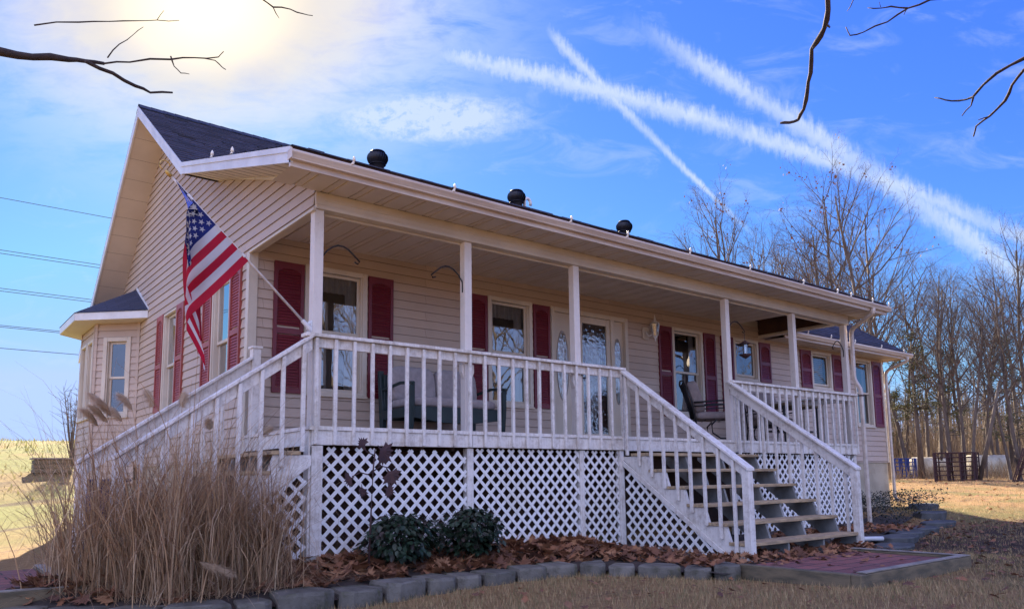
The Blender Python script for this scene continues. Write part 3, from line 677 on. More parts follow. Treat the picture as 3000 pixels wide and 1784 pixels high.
# front door with sidelights
d0, d1, dz0, dz1 = front_op[2]; F = F_front
b = MB()
for p, q in ((d0, d0 + .07), (5.30, 5.40), (6.14, 6.22), (d1 - .07, d1)): b.fbox(F, p, q, -.05, .028, dz0, dz1)
b.fbox(F, d0 + .07, d1 - .07, -.05, .027, dz1 - .075, dz1 - .0005); b.fbox(F, d0, d1, -.05, .05, -.0, .02)
door = b.build('front_door', M['trim'], house, bevel=.004)
b = MB()
for p, q in ((d0 + .07, 5.30), (6.22, d1 - .07)): b.fbox(F, p, q, -.075, -.045, .02, dz1 - .075)
b.build('sidelight_panel', M['trim'], door)
def oval(cu, cv_, ru, rv, w, n=28): return [F(cu + ru * math.cos(2 * math.pi * k / n), w, cv_ + rv * math.sin(2 * math.pi * k / n)) for k in range(n)]
for cu, ru in ((5.085, .115), (6.355, .09)):
    b = MB(); a = oval(cu, 1.25, ru, .55, -.043); a2 = oval(cu, 1.25, ru + .022, .575, -.043); a3 = oval(cu, 1.25, ru + .012, .563, -.028)
    for k in range(28): b.face([a[k], a[(k + 1) % 28], a3[(k + 1) % 28], a3[k]]); b.face([a3[k], a3[(k + 1) % 28], a2[(k + 1) % 28], a2[k]])
    b.build('oval_rim', M['curtain'], door)
    b = MB(); b.face(oval(cu, 1.25, ru, .55, -.041)); b.build('oval_glass', M['wglass'], door)
b = MB(); b.fbox(F, 5.405, 6.135, -.07, -.06, .02, dz1 - .075); b.build('door_leaf', M['brownwood'], door)
b = MB(); b.face(oval(5.77, 1.15, .19, .72, -.058)); b.build('oval_glass', M['curtain'], door)
b = MB(); b.fbox(F, 5.405, 5.49, -.03, .005, .03, dz1 - .08); b.fbox(F, 6.05, 6.135, -.03, .005, .03, dz1 - .08); b.fbox(F, 5.49, 6.05, -.03, .005, dz1 - .19, dz1 - .08); b.fbox(F, 5.49, 6.05, -.03, .005, .03, .17)
sd = b.build('storm_door', M['trim'], door, bevel=.004)
b = MB(); b.face([F(5.49, -.012, .17), F(6.05, -.012, .17), F(6.05, -.012, dz1 - .19), F(5.49, -.012, dz1 - .19)]); b.build('storm_glass', M['wglass'], door)
b = MB(); b.fbox(F, 5.43, 5.455, .005, .03, 1.0, 1.14); b.tube([F(5.442, .03, 1.07), F(5.50, .06, 1.07)], .012, 6); b.build('door_handle', M['blk'], door)
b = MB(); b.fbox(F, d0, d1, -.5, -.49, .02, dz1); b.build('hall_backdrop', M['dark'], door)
# bay window on the gable end
by0 = 7.32; bd = .6; bl = 1.3; A = Vector((0, by0, 0)); B = Vector((-bd, by0 + bd, 0)); Cc = Vector((-bd, by0 + bd + bl, 0)); Dd = Vector((0, by0 + 2 * bd + bl, 0))
fr1 = Fr(B, A - B, Vector((-1, -1, 0))); fr2 = Fr(Cc, B - Cc, (-1, 0, 0)); fr3 = Fr(Dd, Cc - Dd, Vector((-1, 1, 0))); lw1 = (A - B).length
b = MB(); op1 = [(.17, .69, .62, 2.02)]
lap(b, fr1, -.55, 2.3, lambda z: (.05, lw1 - .05), op1); op2 = [(.08, .62, .62, 2.02), (.68, 1.22, .62, 2.02)]
lap(b, fr2, -.55, 2.3, lambda z: (.05, bl - .05), op2); lap(b, fr3, -.55, 2.3, lambda z: (.05, lw1 - .05), [])
for fr_, l_ in ((fr1, lw1), (fr2, bl), (fr3, lw1)): b.fbox(fr_, 0, .05, 0, .022, -.55, 2.3); b.fbox(fr_, l_ - .05, l_, 0, .022, -.55, 2.3)
bay = b.build('bay_window', M['siding'], house)
window(fr1, *op1[0], par=house, glass='glass2', curtain=None, deep=.25, cw=.075)
for o in op2: window(fr2, *o, par=house, glass='glass2', curtain=None, deep=.25, cw=.055)
b = MB(); b.prism([A + Vector((.0, .03, -1.7)), B + Vector((.04, .02, -1.7)), Cc + Vector((.04, -.02, -1.7)), Dd + Vector((0, -.03, -1.7))], (0, 0, 1.15)); b.build('foundation', M['concrete'], bay)
e = [Vector((0, 6.82, 0)), Vector((-.95, 7.775, 0)), Vector((-.95, 9.365, 0)), Vector((0, 10.32, 0))]
zt, zl = 2.40, 2.27
b = MB(); b.face([p + Vector((0, 0, zl + .003)) for p in e]); b.build('bay_soffit', M['soffit'], bay)
b = MB()
for p, q in zip(e[:-1], e[1:]):
    n_ = (q - p).cross(Vector((0, 0, 1))).normalized(); b.prism([p + Vector((0, 0, zl)), q + Vector((0, 0, zl)), q + Vector((0, 0, zt)), p + Vector((0, 0, zt))], -n_ * .02 if n_.x > 0 else n_ * .02)
b.build('bay_fascia', M['fascia'], bay)
b = MB(); ap1 = Vector((-.005, 7.76, 2.95)); ap2 = Vector((-.005, 9.4, 2.95)); g_ = [(p + (p - Vector((0, 8.57, 0))) * .03) + Vector((0, 0, zt + .005)) for p in e]; g_[0].x = g_[3].x = -.005
b.face([g_[0], g_[1], ap1]); b.face([g_[1], g_[2], ap2, ap1]); b.face([g_[2], g_[3], ap2])
k = .09
while k < .95:
    p = g_[0].lerp(ap1, k); q = g_[1].lerp(ap1, k); n2 = Vector((-.5, -.5, .7)) * .012; b.face([p, q, q + n2 * .2 + (ap1 - q) * .02, p + n2 * .2 + (ap1 - p) * .02]); k += .11
b.build('bay_roof', M['shingle'], bay)
b = MB(); b.bar(g_[0] + Vector((0, -.01, 0)), ap1 + Vector((0, -.02, .02)), .02, .05); b.build('flashing', M['fascia'], bay)
# ------------------------------------------------------------------ porch
porch = thing('porch', 'white painted front porch with six posts, railings and lattice skirting', 'porch', (5, 0, -1.35))
PX = 10.55
mb = MB(); y = -.045; 
while y < 1.82:
    mb.box(-.03, PX + .02, y, min(y + .135, 1.84), -.036, random.uniform(-.002, .002)); y += .141
mb.build('deck_floor', M['deck'], porch, bevel=.003)
mb = MB(); mb.box(-.035, PX + .025, -.05, -.046, -.038, .001); mb.box(-.034, -.031, -.04, 1.82, -.036, .0)
mb.build('deck_edge', M['white'], porch)
mb = MB()
for a, b in ((0, 1.92), (1.925, 4.41), (4.415, 6.815), (6.82, PX)): mb.box(a, b, -.035, .003, -.186 + random.uniform(-.004, .004), -.038)
mb.box(-.02, .012, .004, 1.84, -.19, -.037); mb.box(PX - .02, PX + .015, .004, 1.84, -.19, -.037)
mb.build('rim_board', M['white'], porch, bevel=.003)
for x0, x1 in ((.0, .105), (1.86, 1.962), (3.59, 3.692), (6.83, 6.93), (8.72, 8.815), (10.45, 10.55)):
    b = MB(); b.box(x0, x1, .015, .112, 0.001, 2.223)
    if x0 < 4 and x0 > 1:
        for s, xx in ((-1, x0), (1, x1)): b.prism([(xx, .03, .60), (xx + s * .035, .03, .68), (xx + s * .035, .03, .775), (xx, .03, .775)], (0, .06, 0))
    b.build('post', M['post'], porch, bevel=.004)
for x0, x1, y0 in ((-.002, .118, -.03), (1.875, 1.96, .0), (3.615, 3.692, .0), (4.325, 4.405, -.02), (6.84, 6.92, .01), (8.7, 8.8, .03), (10.46, 10.55, .0)):
    b = MB(); b.box(x0, x1, y0, y0 + .09, -1.5, -.19)
    if x0 < 0: b.box(-.03, -.004, -.02, .10, -1.5, -.192)
    b.build('support_post', M['white'], porch, bevel=.004)
def baluster(par, x, y, z0, z1, w=.036, lean=0):
    b = MB(); w *= random.uniform(.92, 1.05); dx = random.uniform(-.006, .006)
    b.hexa([(x - w / 2 + dx, y - w / 2, z0), (x + w / 2 + dx, y - w / 2, z0), (x + w / 2 + dx, y + w / 2, z0), (x - w / 2 + dx, y + w / 2, z0), (x - w / 2, y - w / 2, z1), (x + w / 2, y - w / 2, z1), (x + w / 2, y + w / 2, z1), (x - w / 2, y + w / 2, z1)])
    return b.build('baluster', M['white'], par, bevel=.003)
def railing(xa, xb, n0, pitch):
    b = MB(); m = (xa + xb) / 2
    b.box(xa, m - .001, -.085, .055, .884, .92); b.box(m + .001, xb, -.086, .054, .883, .919)
    b.box(max(xa, .01), xb - .02, -.03, .006, .785, .882)
    r = b.build('railing', M['white'], porch, bevel=.004)
    x = n0
    while x < xb - .01: baluster(r, x, -.051, -.176 + random.uniform(-.006, .006), .878); x += pitch
    return r
railing(-.10, 4.425, .022, .2068)
railing(6.80, 10.59, 6.862, .2035)
b = MB(); b.box(PX - .08, PX + .06, .06, 1.84, .884, .92); b.box(PX + .0, PX + .036, .07, 1.84, .785, .882); r_ = b.build('railing', M['white'], porch, bevel=.003)
for i in range(8): baluster(r_, PX + .055, .22 + i * .2, -.17, .878)
def clipseg(p, q, poly):     # clip 2D segment to convex polygon (ccw)
    t0, t1 = 0., 1.; d = (q[0] - p[0], q[1] - p[1])
    for a, b in zip(poly, poly[1:] + poly[:1]):
        nx, ny_ = -(b[1] - a[1]), b[0] - a[0]
        den = nx * d[0] + ny_ * d[1]; num = nx * (p[0] - a[0]) + ny_ * (p[1] - a[1])
        if abs(den) < 1e-9:
            if num < 0: return None
            continue
        t = -num / den
        if den > 0: t0 = max(t0, t)
        else: t1 = min(t1, t)
    if t1 - t0 < .01: return None
    return [(p[0] + d[0] * t, p[1] + d[1] * t) for t in (t0, t1)]
def lattice(F, poly, par, w=.035, pitch=.108, flip=False, skip=(), m='white2', name='lattice_panel'):
    b = MB(); us = [p[0] for p in poly]; vs = [p[1] for p in poly]; dg = math.sqrt(2) * pitch
    for lay, sgn in ((0, 1), (1, -1)):
        c = -13.
        while c < 16:
            # lines v = sgn*u + c
            u0, u1 = min(us) - 1, max(us) + 1
            s = clipseg((u0, sgn * u0 + c), (u1, sgn * u1 + c), poly)
            if s and not (lay == 1 and any(abs(c - k) < .06 for k in skip)):
                ww = (.0005 + .008 * (1 - lay)) if not flip else (.0005 + .008 * lay)
                p, q = s; d = Vector((q[0] - p[0], q[1] - p[1])).normalized() * .0; nrm = Vector((-sgn, 1)).normalized() * w / 2
                P_ = [(p[0] - nrm.x, p[1] - nrm.y), (q[0] - nrm.x, q[1] - nrm.y), (q[0] + nrm.x, q[1] + nrm.y), (p[0] + nrm.x, p[1] + nrm.y)]
                b.hexa([F(u_, ww, v_) for u_, v_ in P_] + [F(u_, ww + .0075, v_) for u_, v_ in P_])
            c += dg
    return b.build(name, M[m], par)
FL = Fr((0, .03, 0), (1, 0, 0), (0, -1, 0))
lattice(FL, [(.125, -1.42), (1.90, -1.42), (1.86, -.235), (.125, -.205)], porch)
lattice(FL, [(1.955, -1.42), (3.625, -1.42), (3.625, -.20), (1.955, -.20)], porch, flip=True, skip=(1.6, 1.75))
lattice(FL, [(3.69, -1.42), (4.34, -1.42), (4.34, -.20), (3.69, -.20)], porch, flip=True)
lattice(FL, [(6.87, -1.45), (10.47, -1.45), (10.47, -.205), (6.87, -.205)], porch)
lattice(Fr((PX + .0, 0, 0), (0, 1, 0), (1, 0, 0)), [(.1, -1.45), (1.8, -1.45), (1.8, -.205), (.1, -.205)], porch)
b = MB(); b.box(.05, 10.5, 1.78, 1.80, -1.5, -.2); b.box(.05, 10.5, .75, .80, -.42, -.045)  # dark backing sheet added to stand in for shade behind the lattice
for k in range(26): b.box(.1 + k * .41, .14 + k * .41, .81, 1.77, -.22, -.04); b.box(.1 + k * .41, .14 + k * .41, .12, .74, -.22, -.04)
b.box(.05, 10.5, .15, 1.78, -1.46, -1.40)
b.build('framing_and_shade_backing', M['brownwood'], porch)
# ------------------------------------------------------------------ stairs
def stairs(name, label, P, b0, b1, n, rise, run, a1, z1, zg, slope, riser_x, side_lat, rails, rail_ext=.04):
    st = thing(name, label, 'stairs', P(1., (b0 + b1) / 2, zg))
    def hexab(mb, a0, a1_, c0, c1, z0, z1_): mb.hexa([P(a0, c0, z0), P(a1_, c0, z0), P(a1_, c1, z0), P(a0, c1, z0), P(a0, c0, z1_), P(a1_, c0, z1_), P(a1_, c1, z1_), P(a0, c1, z1_)])
    zl = lambda a: -.30 - slope * a
    for i, c in enumerate(riser_x):
        poly = [(.01, -.2)]
        for k in range(n):
            ak = a1 + run * k; zk = z1 - rise * k - .04
            poly += [(ak - run + .035 if k else .01, zk), (ak - .03, zk)]
        aN = a1 + run * (n - 1); poly += [(aN - .03, zg + .01), (aN - .25, zg + .01), ((-.30 - zg) / slope if (-.30 - zg) / slope < aN - .25 else aN - .26, zg + .012), (.01, -.31)]
        b = MB(); pts = [P(a, c, z) for a, z in poly]; b.prism(pts, P(0, .038, 0) - P(0, 0, 0)); b.build('stringer', M['white'] if i == 0 else M['shadewhite'], st)  # all but the first stringer carry painted-in shade
    for k in range(n):
        b = MB(); ak = a1 + run * k; zk = z1 - rise * k; e = random.uniform(-.008, .008)
        hexab(b, ak - run + .006, ak - run / 2 - .003, b0 - .02, b1 + .02 + e, zk - .038, zk); hexab(b, ak - run / 2 + .003, ak, b0 - .02 + e, b1 + .02, zk - .038, zk + .001)
        b.build('tread', M['tread'], st, bevel=.004)
    aE = a1 + run * (n - 1); hsl = slope
    for (c, out, face) in rails:      # c: rail centre, out: side on which the balusters are nailed
        zt = lambda a: .905 - hsl * (a - .03)
        b = MB(); aL = aE + rail_ext
        b.hexa([P(.02, c - .07, zt(.02) - .036), P(aL, c - .07, zt(aL) - .036), P(aL, c + .07, zt(aL) - .036), P(.02, c + .07, zt(.02) - .036), P(.02, c - .07, zt(.02)), P(aL, c - .07, zt(aL)), P(aL, c + .07, zt(aL)), P(.02, c + .07, zt(.02))])
        q = c - out * .0; h = .16 if face else .125
        b.hexa([P(.02, q - .018, zt(.02) - .037 - h), P(aL - .04, q - .018, zt(aL - .04) - .037 - h), P(aL - .04, q + .018, zt(aL - .04) - .037 - h), P(.02, q + .018, zt(.02) - .037 - h), P(.02, q - .018, zt(.02) - .0365), P(aL - .04, q - .018, zt(aL - .04) - .0365), P(aL - .04, q + .018, zt(aL - .04) - .0365), P(.02, q + .018, zt(.02) - .0365)])
        hr = b.build('handrail', M['white'], st, bevel=.004)
        a = .115
        while a < aL - .16:
            b = MB(); y_ = c + out * .038; w = .018; zt_ = zt(a) - .045; zb_ = max(zt(a) - 1.10, zg + .05)
            b.hexa([P(a - w, y_ - w, zb_), P(a + w, y_ - w, zb_), P(a + w, y_ + w, zb_), P(a - w, y_ + w, zb_), P(a - w, y_ - w, zt_ + w * hsl * .5), P(a + w, y_ - w, zt_ - w * hsl), P(a + w, y_ + w, zt_ - w * hsl), P(a - w, y_ + w, zt_ + w * hsl * .5)])
            b.build('baluster', M['white'], hr, bevel=.003); a += .205
        b = MB(); ap = aL - .055; wq = .046; zz = zt(ap) - .042
        b.hexa([P(ap - wq, c - wq, zg - .05), P(ap + wq, c - wq, zg - .05), P(ap + wq, c + wq, zg - .05), P(ap - wq, c + wq, zg - .05), P(ap - wq, c - wq, zz + wq * hsl), P(ap + wq, c - wq, zz - wq * hsl), P(ap + wq, c + wq, zz - wq * hsl), P(ap - wq, c + wq, zz + wq * hsl)])
        b.build('newel_post', M['white'], st, bevel=.004)
    # trim board and lattice under the side that faces the camera
    c = side_lat[0]; o = side_lat[1]
    b = MB(); aT = (-.36 - zg) / slope
    b.hexa([P(.02, c, zl(.02) - .075), P(aT, c, zl(aT) - .075), P(aT, c + o * .02, zl(aT) - .075), P(.02, c + o * .02, zl(.02) - .075), P(.02, c, zl(.02) + .0), P(aT, c, zl(aT)), P(aT, c + o * .02, zl(aT)), P(.02, c + o * .02, zl(.02))])
    b.build('skirt_trim', M['white'], st, bevel=.003)
    Fq = Fr(P(0, c + o * -.012, 0), P(1, 0, 0) - P(0, 0, 0), (P(0, 1, 0) - P(0, 0, 0)) * o)
    aa = (-.38 - zg) / slope
    poly = [(.06, zg + .02), (aa, zg + .02), (.06, zl(.06) - .07)]
    lattice(Fq, poly, st, flip=True)
    return st
front_stairs = stairs('front_stairs', 'wooden front stairs of six bare treads with two white handrails', lambda a, c, z: Vector((c, -a, z)), 4.40, 6.80, 6, .2125, .295, .45, -.23, -1.53, .70,
    (4.40, 5.17, 5.95, 6.76), (4.385, -1), ((4.405, -1, False), (6.815, 1, True)))
side_stairs = stairs('side_stairs', 'white railed side stairs at the left porch end, half hidden by tall dry grass', lambda a, c, z: Vector((-a, c, z)), -.04, 1.72, 5, .19, .295, .41, -.245, -1.36, .70,
    (-.04, .55, 1.1, 1.68), (-.05, -1), ((-.03, -1, False), (1.66, 1, True)), .17)
b = MB(); b.box(-.03, .07, 1.60, 1.70, -.19, 1.0); b.box(-.045, .085, 1.585, 1.715, 1.0, 1.03); b.build('newel_post', M['white'], side_stairs, bevel=.004)
# ------------------------------------------------------------------ flag
fl = thing('flag', 'red, white and blue striped flag hanging from an angled pole on the corner post', 'flag', (-.01, -.02, .95))
PA = Vector((-.10, -.02, 1.02)); PB = Vector((-1.395, -.02, 2.215)); pd = (PB - PA).normalized()
b = MB(); b.tube([PA - pd * .06, PA + pd * .9, PB], [.0135, .0125, .011], 8); pole = b.build('pole', M['alum'], fl, smooth=True)
b = MB(); b.tube([PB - pd * .26, PB - pd * .2], .016, 8); b.tube([PA + pd * .83, PA + pd * .87], .018, 8); b.build('pole_ring', M['pvc'], pole)
b = MB(); c0 = PB + pd * .02
b.tube([c0 - pd * .02, c0 + pd * .03, c0 + pd * .05], [.02, .02, .012], 8)
b.tube([c0 + Vector((.0, 0, .03)) + Vector((-.045 + .045 * math.cos(a), 0, .05 + .045 * math.sin(a))) for a in [k * .5 for k in range(10)]], .006, 5)
b.build('finial', M['gold'], pole, smooth=True)
b = MB(); b.box(-.012, .001, -.05, .09, .90, 1.06) if False else b.box(-.014, -.001, .015, .1, .93, 1.06)
b.tube([PA - pd * .09, PA + pd * .03], .022, 8); b.tube([(-.008, .05, 1.03), (-.05, .02, 1.02), PA], .012, 6); b.tube([(-.008, .05, .945), (-.06, .01, .965), PA - pd * .05], .010, 6); b.tube([(-.01, .06, 1.05), (-.01, .02, 1.0)], .012, 6)
b.build('pole_bracket', M['pvc'], fl)
HT = PB - pd * .05; HL = .93; FLY = 1.34; XS = -1.225
def flag_pt(u, v):
    # u: 0 at the pole tip .. 1 towards the bracket; v: along the fly. Cloth slides down the pole, then hangs
    h = HT - pd * (u * HL)
    drop = Vector((-.66, 0, -.75)).normalized()
    s = v * FLY
    if h.x < XS + .03:      # bunched at the tip: the cloth slides along the pole first
        drop = (-pd + Vector((0, 0, -.42))).normalized(); run = max(.10, (XS + .03 - h.x) / .70 + .06 * u)
    else: run = max(.10, (h.x - XS) / .66)
    wav = .022 * math.sin(u * 7 + v * 5) + .014 * math.sin(v * 11 - u * 4)
    k = min(.10, run * .6)
    if s < run - k: p = h + drop * s; f = 0
    else:
        # round the turn and hang straight down, folding back behind
        t = s - (run - k); p = h + drop * (run - k)
        bend = min(t, 2 * k); p = p + drop * (bend - bend * bend / (4 * k)) + Vector((0, 0, -1)) * (bend * bend / (4 * k))
        rest = max(0, t - 2 * k); f = rest
        p = p + Vector((rest * (.04 + .08 * u) + .15 * u * min(1, rest * 3), 0, -rest * .97))
        p.y += .03 * math.sin(rest * 4.0) + .16 * (1 - u) * min(rest * 3, 1)
    sag = math.sin(math.pi * min(1, v * 1.2)) * .02
    amp = min(1, s * 2.2)
    p.y += (wav + .02 * math.sin(u * 22 + v * 3)) * amp - .012
    if u < .5: p.x += .06 * math.sin(math.pi * min(1, v * 2)) * (1 - 2 * u) * 0 
    p.z -= sag
    return p
b = MB(); NU, NV = 52, 70
def fmat(a, c):
    s = int(a * 13 / NU)
    if s < 7 and c < NV * .4: return 2
    return 0 if s % 2 == 0 else 1
grid_solid(b, NU, NV, flag_pt, fmat)
for r_i in range(9):
    for c_i in range(6 if r_i % 2 == 0 else 5):
        uc = (r_i + 1) * (7 / 13) / 10; vc = ((c_i * 2 + (1 if r_i % 2 == 0 else 2)) / 12) * .4
        for side in (-1, 1):
            ps = []
            for k in range(10):
                rr = .030 if k % 2 == 0 else .012; an = k * math.pi / 5
                u = uc + rr * math.cos(an + math.pi) / HL; v = vc + rr * math.sin(an) / FLY
                p = flag_pt(u, max(0.001, v)); q = flag_pt(u + .01, v) - p; q2 = flag_pt(u, v + .01) - p; n_ = q.cross(q2).normalized()
                ps.append(p + n_ * .003 * side)
            cen = sum(ps, Vector()) / 10
            for k in range(10): b.face([ps[k], ps[(k + 1) % 10], cen], 1)
b.build('flag_cloth', [M['fl_red'], M['fl_white'], M['fl_blue']], fl, smooth=True)
# ------------------------------------------------------------------ porch furniture
def rot2(o, ang):
    c, s = math.cos(ang), math.sin(ang)
    return lambda x, y, z: (o[0] + c * x - s * y, o[1] + s * x + c * y, o[2] + z)
def cushion(mb, T, x0, x1, y0, y1, z0, z1, tilt=0, n=7):
    # soft box: superellipsoid-like
    cx, cy, cz = (x0 + x1) / 2, (y0 + y1) / 2, (z0 + z1) / 2; hx, hy, hz = (x1 - x0) / 2, (y1 - y0) / 2, (z1 - z0) / 2
    def pw(v, e): return math.copysign(abs(v) ** e, v)
    nu, nv = 28, 14
    def fn(a, b_):
        th_ = a * 2 * math.pi; ph = (b_ - .5) * math.pi
        x = hx * pw(math.cos(th_), .28) * pw(math.cos(ph), .35); y = hy * pw(math.sin(th_), .28) * pw(math.cos(ph), .35); z = hz * pw(math.sin(ph), .55)
        if tilt: z, y = z * math.cos(tilt) - y * math.sin(tilt), z * math.sin(tilt) + y * math.cos(tilt)
        return T(cx + x, cy + y, cz + z)
    grid_solid(mb, nu, nv, fn)
def legbar(mb, T, pts, r, n=6): mb.tube([T(*p) for p in pts], r, n)
lv = thing('loveseat', 'dark green framed loveseat with pale grey cushions behind the left railing', 'loveseat', (2.34, 1.2, 0))
T = rot2((2.34, 1.2, 0), 0)
b = MB()
for s in (-1, 1):
    x = s * .70
    b.prism([T(x - .03, -.36, 0), T(x - .03, -.30, 0), T(x - .03, -.29, .36), T(x - .03, -.33, .58), T(x - .03, -.40, .62), T(x - .03, -.40, .36)], (.06, 0, 0))
    b.prism([T(x - .03, .30, 0), T(x - .03, .36, 0), T(x - .03, .44, .86), T(x - .03, .38, .86), T(x - .03, .29, .36)], (.06, 0, 0))
    legbar(b, T, [(x, -.42, .625), (x, -.1, .655), (x, .36, .60)], .022)
    b.box(*[v for v in (2.34 + x - .025, 2.34 + x + .025, .9, 1.56)], .22, .34)
b.prism([T(-.70, -.33, .36), T(-.70, -.33, .22), T(-.2, -.33, .16), T(.2, -.33, .16), T(.70, -.33, .22), T(.70, -.33, .36)], (0, .03, 0))
b.box(2.34 - .7, 2.34 + .7, 1.5, 1.54, .22, .8); b.box(1.66, 3.02, .9, 1.5, .32, .35)
b.build('frame', M['greenmetal'], lv, bevel=.004)
b = MB(); cushion(b, T, -.66, .66, -.34, .30, .345, .49); b.build('seat_cushion', M['cush2'], lv, smooth=True)
for x in (-.335, .335):
    b = MB(); cushion(b, T, x - .33, x + .33, .16, .32, .44, .92, .16); b.build('back_cushion', M['cush2'], lv, smooth=True)
def patio_chair(loc, ang, label):
    ch = thing('patio_chair', label, 'chair', loc, 'black metal patio chairs on the porch'); T = rot2(loc, ang)     # faces -y locally
    b = MB()
    for s in (-1, 1):
        x = s * .31
        legbar(b, T, [(x, -.40, .0), (x, -.36, .3), (x, -.33, .55), (x, -.30, .64), (x, -.36, .66)], .016); legbar(b, T, [(x, -.36, .66), (x, -.1, .665), (x, .30, .645)], .016)
        legbar(b, T, [(x, -.32, .60), (x, .30, .585)], .011)
        legbar(b, T, [(x, .34, 0), (x, .27, .3), (x, .34, .7), (x, .46, 1.0)], .015)
        legbar(b, T, [(x, -.05, .36), (x, .03, .28), (x, .02, .15), (x, -.1, .06), (x, -.38, .05)], .014)
    legbar(b, T, [(-.31, -.35, .37), (.31, -.35, .37)], .014); legbar(b, T, [(-.31, .3, .36), (.31, .3, .36)], .014); legbar(b, T, [(-.31, .46, 1.0), (0, .48, 1.03), (.31, .46, 1.0)], .014)
    for k in range(5): legbar(b, T, [(-.31, -.3 + k * .14, .365), (.31, -.3 + k * .14, .365)], .006, 4)
    for k in range(6): legbar(b, T, [(-.25 + k * .1, .28, .4), (-.25 + k * .1, .455, .99)], .006, 4)
    b.build('frame', M['blk'], ch, smooth=True)
    b = MB(); cushion(b, T, -.29, .29, -.41, .28, .365, .50); b.build('seat_cushion', M['cush'], ch, smooth=True)
    b = MB(); cushion(b, T, -.28, .28, .16, .34, .47, 1.02, .28); b.build('back_cushion', M['cush'], ch, smooth=True)
    return ch
patio_chair((7.28, .72, 0), R(44), 'black metal patio chair with taupe cushions beside the front stairs')
patio_chair((9.55, 1.1, 0), R(-28), 'black metal patio chair with taupe cushions at the far right end of the porch')
tb = thing('patio_table', 'dark patio table behind the right railing', 'table', (9.35, .55, 0))
b = MB(); b.box(8.75, 9.95, .28, .86, .66, .70); b.build('tabletop', M['timber'], tb, bevel=.006)
for x, y in ((8.82, .34), (9.88, .34), (8.82, .8), (9.88, .8)):
    b = MB(); b.tube([(x, y, 0.001), (x, y, .66)], .02, 8); b.build('leg', M['blk'], tb)
b = MB(); b.box(8.8, 9.9, .33, .81, .22, .24); b.build('shelf', M['blk'], tb)
# lantern
lt = thing('wall_lantern', 'white wall lantern with glass sides beside the front door', 'lantern', (7.02, YW, 1.96))
b = MB(); b.prism([F_front(*p) for p in [(6.93, .014, 1.88), (6.95, .014, 1.86), (7.07, .014, 1.86), (7.09, .014, 1.88), (7.09, .014, 2.06), (7.07, .014, 2.08), (6.95, .014, 2.08), (6.93, .014, 2.06)]], (0, -.03, 0)); b.build('backplate', M['trim'], lt, bevel=.006)
b = MB(); b.tube([F_front(7.01, .04, 2.0), F_front(6.97, .08, 1.97), F_front(6.99, .11, 1.91), F_front(7.05, .13, 1.93), F_front(7.10, .15, 1.99)], .011, 6); b.build('arm', M['pvc'], lt, smooth=True)
lc = F_front(7.10, .17, 0)
b = MB(); b.lathe((lc.x, lc.y, 0), [(.012, 1.86), (.02, 1.88), (.045, 1.91)], 6); b.lathe((lc.x, lc.y, 0), [(.085, 2.125), (.075, 2.14), (.03, 2.18), (.018, 2.20), (.01, 2.26), (.002, 2.29)], 12); b.lathe((lc.x, lc.y, 0), [(.004, 1.82), (.012, 1.85), (.012, 1.86)], 6)
for k in range(6):
    a = k * math.pi / 3; b.tube([(lc.x + .045 * math.cos(a), lc.y + .045 * math.sin(a), 1.91), (lc.x + .08 * math.cos(a), lc.y + .08 * math.sin(a), 2.125)], .006, 4)
b.build('lantern_frame', M['pvc'], lt)
b = MB(); b.lathe((lc.x, lc.y, 0), [(.042, 1.912), (.076, 2.12)], 6); b.build('lantern_glass', M['glass'], lt); b = MB(); b.tube([(lc.x, lc.y, 1.92), (lc.x, lc.y, 2.04)], .016, 8); b.build('candle_sleeve', M['clip'], lt)
# hooks on posts and the feeder
def hook(x, s, label, y=.06, z=1.72, L=.40):
    o = thing('plant_hook', label, 'hook', (x, y, z), 'curved plant hooks on the porch posts')
    b = MB(); pts = [(x, y, z - .1), (x, y, z + .02)] + [(x + s * L * t, y - .0, z + .02 + .16 * math.sin(math.pi * min(1, t * .95)) ** .8) for t in (.15, .3, .45, .6, .75, .9)] + [(x + s * (L + .03), y, z + .045), (x + s * (L + .01), y, z + .015), (x + s * (L - .03), y, z + .03)]
    b.tube(pts, .009, 6); b.build('hook_arm', M['blk'], o, smooth=True); return o
hook(.105, 1, 'thin black plant hook on the corner post behind the flag pole', L=.40); hook(1.86, -1, 'thin black plant hook on the second post, above the loveseat', L=.40)
hook(6.93, 1, 'thin black plant hook that carries the bird feeder', L=.42); hook(10.45, -1, 'thin black plant hook on the last post by the downspout', L=.36)
bf = thing('bird_feeder', 'tube bird feeder with copper coloured trays hanging from a post hook', 'bird feeder', (7.37, .06, 1.35))
b = MB(); b.tube([(7.37, .06, 1.745), (7.37, .06, 1.60)], .004, 4); b.build('hanger', M['blk'], bf)
b = MB(); b.lathe((7.37, .06, 0), [(.012, 1.615), (.05, 1.59), (.09, 1.565), (.085, 1.555), (.02, 1.56)], 14); b.build('feeder_roof', M['rust'], bf, smooth=True); b = MB(); b.lathe((7.37, .06, 0), [(.01, 1.36), (.085, 1.372), (.10, 1.39), (.095, 1.375), (.05, 1.345), (.012, 1.32)], 14); b.build('tray', M['rust'], bf, smooth=True)
b = MB(); b.lathe((7.37, .06, 0), [(.038, 1.385), (.038, 1.56)], 12); b.build('feeder_tube', M['glass'], bf, smooth=True)
